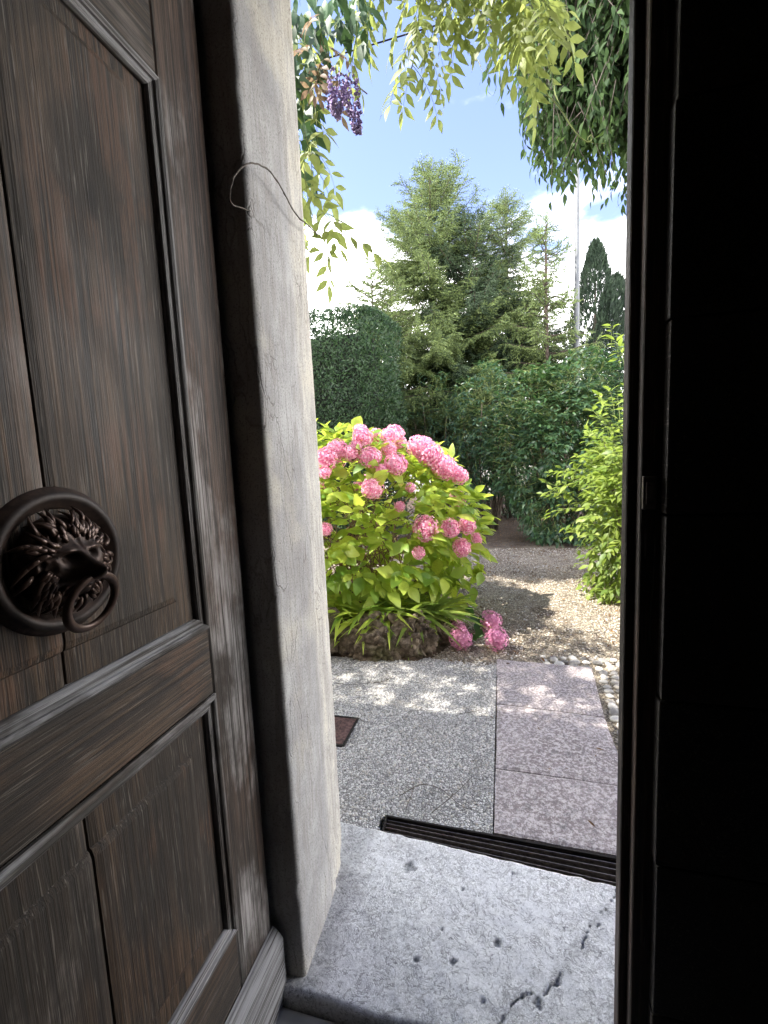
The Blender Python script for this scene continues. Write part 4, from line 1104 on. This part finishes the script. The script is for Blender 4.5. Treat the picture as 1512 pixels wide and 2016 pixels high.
# --- cypresses
def cypress(label, c, H, R, n):
    c = np.array(c, float); t = thing('cypress_tree', label, 'cypress', (c[0], c[1], GZ), 'cypresses behind the metal pole')
    V, F = tube([c, c+np.array([0, 0, H*.9])], [.12, .02], 8); part('trunk', V, F, MT['bark'], t)
    z = rng.uniform(.05, 1, n)**.85; a = rng.uniform(0, 6.28, n)
    w = np.array([R*min(1, (1-q)*3.2)**.7*(1+.24*noise.noise(Vector((math.cos(b)*1.6, math.sin(b)*1.6, q*9+c[0])))) for q, b in zip(z, a)])*rng.uniform(.72, 1.0, n)
    pos = c+np.stack([np.cos(a)*w, np.sin(a)*w, z*H], -1)
    d = unit(np.stack([np.cos(a)*.35, np.sin(a)*.35, np.ones(n)], -1)+rng.normal(size=(n, 3))*.22)
    foliage(t, [sprig(11, 10, 2), leaf(1., .3, .3, .1, 3)], pos, d, rng.normal(size=(n, 3)), rng.uniform(.14, .26, n), MT['cypress'], rest='crown')
cypress('tall dark cypress right behind the metal pole', (2.93, 16.0, GZ), 7.95, .78, 10000)
cypress('second dark cypress nearest the black door edge', (3.75, 17.0, GZ), 7.2, .95, 10000)

# --- pole
pl = thing('metal_pole', 'slim grey metal pole rising behind the laurel into the dark leaves', 'pole', (1.79, 12.0, GZ))
V, F = tube([(1.79, 12.0, GZ), (1.79, 12.0, 3.0), (1.79, 12, 9.6)], [.075, .068, .050], 16, True); part('shaft', V, F, MT['pole'], pl, True)
V, F = tube([(1.79, 12.0, GZ), (1.79, 12.0, GZ+.35)], [.10, .10], 16, True); part('base_sleeve', V, F, MT['pole'], pl, True)
V, F = tube(bez([(1.79, 12, 9.55), (1.79, 12, 9.8), (2.0, 12, 9.95), (2.5, 12, 10.0)], 10), .035, 10); part('arm', V, F, MT['pole'], pl, True)
part('lamp_head', *box(2.42, 2.95, 11.88, 12.12, 9.94, 10.04, .03, 2), MT['pole'], pl)

# --- pale wall far behind the bushes
gw = thing('garden_wall', 'low pale wall glimpsed through the gaps under the bushes', 'wall', (0, 19, GZ))
part('wall', *box(-14, 12, 18.9, 19.1, GZ-.1, 1.55, .01), MT['whitewall'], gw)
part('coping', *box(-14.05, 12.05, 18.84, 19.16, 1.552, 1.62, .01), MT['whitewall'], gw)

# --- dark tree whose drooping crown hangs into the view at the upper right
dt = thing('dark_drooping_tree', 'dense dark tree with drooping narrow leaves hanging in at the upper right', 'tree', (1.9, 3.6, GZ))
def dark_tree():
    blobs = [((1.25, 3.75, 4.3), (.72, .7, .8)), ((.90, 3.55, 3.90), (.42, .4, .45)), ((.72, 3.7, 4.65), (.55, .6, .7)), ((1.6, 3.9, 5.1), (1.1, 1.1, .9)), ((.62, 3.9, 5.2), (.5, .6, .6)), ((2.3, 3.7, 4.3), (.8, .9, .9)), ((.45, 3.8, 4.5), (.28, .3, .35)), ((.50, 3.6, 3.92), (.36, .35, .40)), ((.78, 3.5, 4.3), (.45, .4, .5))]
    tips = []; ns = []
    for c, r in blobs:
        n = int(430*(r[0]*r[2]+.12)); p, nn, _ = ell_surface(n, c, np.array(r)*.95, -1.); p = lumpy(p, c, .2, 2.2, c[0]*3); tips.append(p); ns.append(nn)
        p, nn, _ = ell_surface(n//2, c, np.array(r)*.6, -1.); tips.append(p); ns.append(nn)
    return np.vstack(tips), np.vstack(ns)
tp, tn_ = dark_tree()
# hanging sprays along the lower outline
hang = [(1035, 235), (1040, 265), (1050, 300), (1060, 330), (1060, 352), (1080, 375), (1085, 395), (1110, 398), (1130, 360), (1100, 385), (1150, 360), (1165, 395), (1180, 405), (1200, 375), (1215, 355), (1190, 330), (1225, 330), (1140, 335), (1020, 215), (1030, 190), (960, 190), (985, 205), (950, 170), (1000, 180), (975, 160), (1010, 150), (1120, 350), (1095, 350), (1200, 350), (1170, 345)]
hp = np.array([P(px, py-60, 3.3+rng.uniform(-.15, .3)) for px, py in hang]); tp = np.vstack([tp, hp]); tn_ = np.vstack([tn_, np.tile([[-.2, 0, -1.]], (len(hp), 1))])
pos, d_, n_, st = shoots(tp, unit(tn_+np.array([0, 0, -.5])), .40, 13, .35, -.3, .4, .9, .5)
nar = [leaf(1., .48, .12, .35, 4, .38, 1.1, .08), leaf(1., .42, .2, .5, 4, .38, 1.1, .08)]
foliage(dt, nar, pos, d_, n_, rng.uniform(.055, .085, len(pos)), MT['tree_dark'], 300, 'leaf', 'crown', 13)
V, F = stem_mesh(st, .003, 3, 2); part('twigs', V, F, MT['vine'], dt, kind='stuff')
V, F = tube(bez([(1.95, 3.6, GZ-.05), (1.9, 3.6, 1.4), (1.75, 3.65, 2.9), (1.55, 3.75, 4.4), (1.5, 3.8, 5.4)], 16), list(np.linspace(.13, .05, 16)), 10); part('trunk', V, F, MT['bark2'], dt, True)
for e in ((1.0, 3.6, 3.9), (.75, 3.7, 4.7), (.6, 3.9, 5.2), (2.3, 3.7, 4.4), (1.2, 3.8, 4.3)):
    V, F = tube(bez([(1.68, 3.68, 3.4), ((1.6+e[0])/2, 3.7, (3.5+e[2])/2+.2), e], 10), list(np.linspace(.05, .012, 10)), 7); part('limb', V, F, MT['bark2'], dt, True)

# --- wisteria: pinnate leaves on hanging shoots
def pinnate(seed, pairs=5, Ll=.065, rach=.22):
    g = np.random.default_rng(seed); T = []
    lf = leaf(1., .43, .16, .25, 4, .42, 1.1, .05)
    line = [np.array([.01*math.sin(t*3), rach*t, -.35*rach*t*t]) for t in np.linspace(0, 1, 7)]
    V, F = tube(line, list(np.linspace(.0016, .0008, 7)), 3, False); T.append((np.array(V), tri(F)))
    for k in range(pairs):
        t = .25+.68*k/(pairs-1)
        for s in (-1, 1):
            o = np.array([.01*math.sin(t*3), rach*t, -.35*rach*t*t]); d = unit(np.array([s*.85, .45, -.28+g.normal()*.12])); n = unit(np.array([g.normal()*.25, g.normal()*.2, 1.]))
            Rr = rotm(d[None], n[None])[0]; T.append(xf(lf, Rr, o, Ll*g.uniform(.8, 1.1)))
    Rr = rotm(np.array([[0, .9, -.35]]), np.array([[0, .3, 1.]]))[0]; T.append(xf(lf, Rr, line[-1], Ll*1.1))
    return tmerge(T)
PIN = [pinnate(1, 5, .074, .22), pinnate(2, 4, .078, .19), pinnate(3, 5, .070, .24)]
PINS = [pinnate(4, 3, .08, .14), pinnate(5, 2, .085, .11)]
def vine(t, ctrl, n, tm, mat, sc=(0.85, 1.15), r=.0035, parts=True, store=None, smat='green_stem', spread=1., down=.45, step=None):
    line = bez(ctrl, 26); V, F = tube(line, list(np.linspace(r, r*.45, 26)), 5); part('shoot', V, F, MT[smat], t)
    for k in range(n):
        q = (k+.5)/n*25; i = min(24, int(q)); p = line[i]+(line[i+1]-line[i])*(q-i); d0 = unit(line[i+1]-line[i])
        a = k*2.4+rng.uniform(-.4, .4); x = unit(np.cross(d0, [.3, .2, 1.])); y = np.cross(d0, x)
        d = unit((x*math.cos(a)+y*math.sin(a))*spread+d0*.35+np.array([0, 0, -down]))
        store.append((p, d, unit(np.array([0, -.25, 1.])+rng.normal(size=3)*.3), rng.uniform(*sc)))
def flush(t, store, tm, mat, nparts, name='leaf', rest='leaves', cell=26):
    foliage(t, tm, np.array([s[0] for s in store]), np.array([s[1] for s in store]), np.array([s[2] for s in store]), np.array([s[3] for s in store]), mat, nparts, name, rest, cell)
wis = thing('wisteria_canopy', 'sunlit yellow green wisteria hanging over the top of the doorway view', 'wisteria', (-.2, 2.0, 3.3))
PW = lambda px, py, y: P(px, py-105, y)
S = []
y = 2.15
for ctrl, n in (([PW(760, -160, 2.3), PW(745, -60, 2.3), PW(735, 20, 2.25), PW(738, 75, 2.2)], 7),
                ([PW(800, -160, 2.3), PW(815, -40, 2.2), PW(822, 60, 2.15), PW(824, 150, 2.15), PW(818, 205, 2.15), PW(806, 262, 2.15)], 15),
                ([PW(860, -160, 2.4), PW(850, -60, 2.3), PW(848, 40, 2.2), PW(858, 110, 2.2), PW(870, 150, 2.2)], 12),
                ([PW(905, -160, 2.4), PW(905, -60, 2.3), PW(900, 30, 2.25), PW(905, 90, 2.2), PW(915, 130, 2.2)], 11),
                ([PW(960, -150, 2.4), PW(950, -60, 2.3), PW(955, 10, 2.2), PW(965, 70, 2.2), PW(985, 120, 2.2)], 11),
                ([PW(1010, -140, 2.4), PW(1015, -40, 2.3), PW(1025, 50, 2.2), PW(1035, 110, 2.15), PW(1035, 190, 2.1)], 13),
                ([PW(780, -20, 2.2), PW(860, 5, 2.15), PW(930, 0, 2.2), PW(1000, 60, 2.1), PW(1040, 130, 2.1), PW(1075, 185, 2.1)], 15),
                ([PW(1060, -120, 2.4), PW(1060, -30, 2.3), PW(1065, 50, 2.2), PW(1060, 140, 2.15)], 10),
                ([PW(980, -100, 2.3), PW(1000, 20, 2.1), PW(1045, 80, 2.0), PW(1090, 130, 2.0)], 10),
                ([PW(700, -160, 2.3), PW(760, -70, 2.2), PW(840, -50, 2.2), PW(930, -60, 2.2), PW(1040, -70, 2.2), PW(1120, -60, 2.3)], 22)):
    vine(wis, ctrl, n, PIN, MT['wis_leaf'], store=S)
flush(wis, S, PIN, MT['wis_leaf'], 200)
td = bez([P(1075, 185, 2.1), P(1100, 210, 2.1), P(1122, 245, 2.1), P(1140, 268, 2.1), P(1158, 280, 2.1), P(1166, 272, 2.1), P(1163, 266, 2.1), P(1157, 275, 2.1), P(1172, 283, 2.1), P(1192, 282, 2.1)], 60)
V, F = tube(td, list(np.linspace(.0028, .0012, 60)), 6); part('tendril', V, F, MT['green_stem'], wis, True)
# overhead part of the canopy on its iron wires (above and beside the opening)
S = []
for k in range(2100):
    x = rng.uniform(-5.2, 2.6); yy = rng.uniform(1.5, 3.75)
    if yy > 2.75 and x > -.43*yy-.25: continue
    if x > -1.3 and rng.uniform() < .93: continue
    if yy > 3.3 and rng.uniform() < .4: continue
    zz = 3.75+.16*noise.noise(Vector((x*1.5, yy*1.5, 0)))+rng.uniform(-.12, .22)
    if noise.noise(Vector((x*2.6, yy*2.6, 4))) < (-.26 if x > -1.5 else -.27) and yy > 1.6: continue
    a = rng.uniform(0, 6.28); S.append((np.array([x, yy, zz]), unit(np.array([math.cos(a), math.sin(a), -.35])), unit(np.array([0, 0, 1.])+rng.normal(size=3)*.3), rng.uniform(.9, 1.25)))
for k in range(240):  # extra leaves added to thicken the shade on the slabs
    a = rng.uniform(0, 6.28); S.append((np.array([rng.uniform(-3.4, -1.45), rng.uniform(1.45, 2.45), 3.74+rng.uniform(-.1, .25)]), unit(np.array([math.cos(a), math.sin(a), -.2])), unit(np.array([0, 0, 1.])+rng.normal(size=3)*.25), rng.uniform(.9, 1.2)))
flush(wis, S, PIN, MT['wis_leaf'], 0, rest='upper_leaves')
for yy in (1.75, 2.15, 2.55):
    V, F = tube([(-4.8, yy, 3.72), (-2, yy, 3.69), (0, yy, 3.70), (2.8, yy, 3.72)], .004, 5); part('support_wire', V, F, MT['iron'], wis)
for k in range(9):
    x = -4.5+.85*k; V, F = tube(bez([(x, 1.45, 3.66), (x+.2, 1.9, 3.76), (x+.1, 2.4, 3.74), (x+.35, 2.85, 3.70)], 12), list(np.linspace(.012, .004, 12)), 6); part('vine_branch', V, F, MT['vine'], wis)

wl = thing('wisteria_vine', 'wisteria climbing beside the jamb with one purple flower cluster and bronze young leaves', 'wisteria', (-1.0, 1.6, GZ))
V, F = tube(bez([(-1.15, 1.56, GZ-.05), (-1.05, 1.52, .8), (-1.2, 1.55, 1.8), (-1.05, 1.53, 2.8), (-1.1, 1.6, 3.7)], 24), list(np.linspace(.045, .02, 24)), 9); part('trunk', V, F, MT['bark2'], wl, True)
big = [leaf(1., .55, .12, .2, 5, .42, .9, .1), leaf(1., .48, .2, .35, 5, .42, .9, .1)]
bp = []; bd = []; 
for (x0, y0, x1, y1, n) in ((575, -80, 700, 60, 130), (575, 60, 640, 150, 60), (580, 150, 612, 260, 34), (585, 260, 620, 340, 22), (690, -60, 722, 90, 34), (600, 330, 632, 385, 8)):
    for k in range(n): bp.append(P(rng.uniform(x0, x1), rng.uniform(y0, y1), 2.15+rng.uniform(-.1, .5)))
bp = np.array(bp); n = len(bp); bd = unit(rng.normal(size=(n, 3))*.5+np.array([0, -.1, -.8]))
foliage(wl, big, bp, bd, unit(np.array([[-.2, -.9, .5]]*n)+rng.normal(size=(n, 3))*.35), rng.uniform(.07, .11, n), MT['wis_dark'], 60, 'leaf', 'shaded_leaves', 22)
S = []; S2 = []; S3 = []
vine(wl, [P(700, -60, 2.3), P(706, 20, 2.3), P(700, 80, 2.25), P(690, 130, 2.25)], 6, PINS, None, store=S)
vine(wl, [P(585, 60, 2.2), P(612, 150, 2.15), P(622, 230, 2.1), P(628, 320, 2.1)], 8, PINS, None, store=S, r=.003)
vine(wl, [P(600, 260, 1.75), P(612, 310, 1.75), P(618, 380, 1.75), P(645, 430, 1.75), P(680, 470, 1.75)], 8, PINS, None, store=S3, r=.002)
vine(wl, [P(598, 330, 1.75), P(608, 400, 1.75), P(618, 450, 1.75), P(635, 490, 1.75)], 5, PINS, None, store=S3, r=.002)
vine(wl, [P(625, 20, 2.1), P(635, 80, 2.05), P(648, 110, 2.05), P(640, 150, 2.05)], 6, PIN, None, sc=(.6, .85), store=S2, r=.003)
vine(wl, [P(612, 90, 2.1), P(620, 120, 2.05), P(635, 165, 2.05)], 4, PIN, None, sc=(.6, .8), store=S2, r=.003)
flush(wl, S, PINS, MT['wis_leaf'], 30, cell=8); flush(wl, S2, PIN, MT['wis_bronze'], 30, cell=8, rest='bronze_leaves'); flush(wl, S3, PINS, MT['wis_leaf'], 30, cell=8)
def raceme(p0, p1, w, n, name='flower_cluster'):
    p0 = np.array(p0); p1 = np.array(p1); T = []; ax = p1-p0; L_ = np.linalg.norm(ax); ax /= L_
    fv = np.array([(0, 0, 0), (-.45, .5, .3), (0, 1, .1), (.45, .5, .3), (0, .6, -.35)]); ff = np.array([(0, 3, 2), (0, 2, 1), (0, 1, 4), (1, 2, 4), (2, 3, 4), (3, 0, 4)])
    for k in range(n):
        t = rng.uniform(0, 1)**.8; a = rng.uniform(0, 6.28); x = unit(np.cross(ax, [0, 1, .1])); y = np.cross(ax, x); r = w*(1-t**1.6)*.9+.006
        o = p0+ax*L_*t+(x*math.cos(a)+y*math.sin(a))*r*rng.uniform(.4, 1); d = unit((x*math.cos(a)+y*math.sin(a))+ax*.5+rng.normal(size=3)*.3)
        T.append(xf((fv, ff), rotm(d[None], rng.normal(size=(1, 3)))[0], o, .017*rng.uniform(.7, 1.2)))
    V, F = tube([p0-ax*.03, p1], .0015, 4, False); T.append((np.array(V), tri(F)))
    V, F = tmerge(T); part(name, V, F, MT['purple'], wl)
raceme(P(668, 150, 1.95), P(662, 228, 1.95), .045, 230); raceme(P(688, 152, 1.95), P(704, 262, 1.95), .030, 190); raceme(P(652, 168, 2.12), P(650, 215, 2.12), .02, 50)

# --- unseen broadleaf tree left of the view, added to shade the path
lt_ = thing('added_shade_tree', 'unseen broad leafy tree added left of the garden view to shade the path', 'tree', (-4.6, 6.4, GZ))
tp = []; tn_ = []
for c, r in (((-4.5, 5.7, 6.6), (1.45, 1.3, 1.2)), ((-4.6, 7.4, 7.0), (1.5, 1.4, 1.3)), ((-4.7, 6.5, 8.2), (1.5, 1.5, 1.2)), ((-4.9, 8.6, 7.4), (1.3, 1.2, 1.2)), ((-4.0, 4.5, 7.2), (1.1, 1.1, 1.0)), ((-3.75, 6.2, 7.6), (1.0, 1.1, 1.0)), ((-3.5, 4.4, 8.2), (1.0, 1.0, .9))):
    p, nn, _ = ell_surface(250, c, np.array(r), -1.); tp.append(lumpy(p, c, .25, .9, c[1])); tn_.append(nn)
    p, nn, _ = ell_surface(90, c, np.array(r)*.6, -1.); tp.append(p); tn_.append(nn)
pos, d_, n_, st = shoots(np.vstack(tp), np.vstack(tn_), .5, 8, .2, .2, .35, 1., .3)
foliage(lt_, bl, pos, d_, n_, rng.uniform(.10, .15, len(pos)), MT['shrub'], 0, rest='crown')
V, F = tube(bez([(-4.6, 6.4, GZ-.05), (-4.65, 6.4, 2), (-4.55, 6.5, 4), (-4.6, 6.6, 6), (-4.7, 6.6, 8)], 16), list(np.linspace(.2, .06, 16)), 10); part('trunk', V, F, MT['bark2'], lt_, True)
for e in ((-3.6, 4.3, 7.8), (-4.5, 5.4, 6.6), (-4.6, 7.8, 7.0), (-5.6, 6.5, 6.9), (-4.2, 8.6, 7.3)):
    V, F = tube(bez([(-4.56, 6.5, 4.2), ((-4.6+e[0])/2, (6.5+e[1])/2, 5.6), e], 10), list(np.linspace(.08, .02, 10)), 7); part('limb', V, F, MT['bark2'], lt_, True)

# --- litter and twigs on the paving and path
lv = [leaf(1., .5, .35, .4, 3, .45, .9), leaf(1., .35, .5, -.3, 3, .45, .9)]
n = 7600
lp_ = np.stack([rng.uniform(-1.4, 2.4, n), rng.uniform(1.75, 12, n)**1.0, np.full(n, GZ+.010)], -1)
kp = np.array([(rng.uniform() < (.035 if y < 3.2 else .30 if y < 5.5 else 1.)*(2.4 if x > .70+.1*(y-3) else .6)) and not (y < 1.75) and not in_bed(x, y) for x, y, z in lp_])
lp_ = lp_[kp]; n = len(lp_); lt = thing('leaf_litter', 'dry brown leaves scattered over the path and under the bushes', 'leaf litter', (.3, 5, GZ)); 
o = foliage(lt, lv, lp_, np.stack([rng.normal(size=n), rng.normal(size=n), rng.normal(size=n)*.25], -1), unit(np.array([[0, 0, 1.]]*n)+rng.normal(size=(n, 3))*.35), rng.uniform(.018, .045, n), MT['litter'])
lt['kind'] = 'stuff'; del lt['category']
def ground_twig(pxs, lab, r=.0022):
    ctrl = [G(px, py, GZ+.012) for px, py in pxs]; c = bez(ctrl, 18); c[:, 2] += np.array([.004*abs(noise.noise(Vector((i*.6, pxs[0][0], 0)))) for i in range(18)])
    g = [tube(c, list(np.linspace(r, r*.5, 18)), 5)]
    for k in (5, 9, 13):
        a = c[k]; d = unit(c[k+1]-c[k]); s = np.array([-d[1], d[0], 0])*(1 if k % 2 else -1); g.append(tube([a, a+(d*.6+s)*.03+[0, 0, .003], a+(d*1.2+s*1.4)*.05], [r*.6, r*.45, r*.3], 4))
    V, F = join(*g); part('twig', V, F, MT['vine'], None, label=lab, cat='twig', group='fallen twigs on the paving')
ground_twig([(785, 1568), (830, 1545), (870, 1555), (905, 1585), (940, 1598)], 'long fallen twig next to the drain')
ground_twig([(800, 1590), (812, 1560), (815, 1535)], 'short upright lying twig left of the long twig by the drain')
ground_twig([(850, 1600), (890, 1568), (930, 1530)], 'straight twig crossing the long twig by the drain')
ground_twig([(735, 1345), (760, 1340), (775, 1330)], 'twig below the edging rocks', .003)
ground_twig([(660, 1345), (700, 1348), (745, 1342), (765, 1352)], 'thin runner lying along the far paving below the rocks', .002)
ground_twig([(690, 1415), (712, 1418), (705, 1440)], 'bent twig at the corner of the cover plate', .002)
ground_twig([(690, 1300), (720, 1296), (760, 1300)], 'twig against the foot of the edging rocks', .003)
ground_twig([(905, 1405), (930, 1402), (945, 1398)], 'small twig left of the slab joint', .002)
print('objects', len(bpy.data.objects), 'tris', sum(len(o.data.polygons) for o in bpy.data.objects if o.type == 'MESH'))
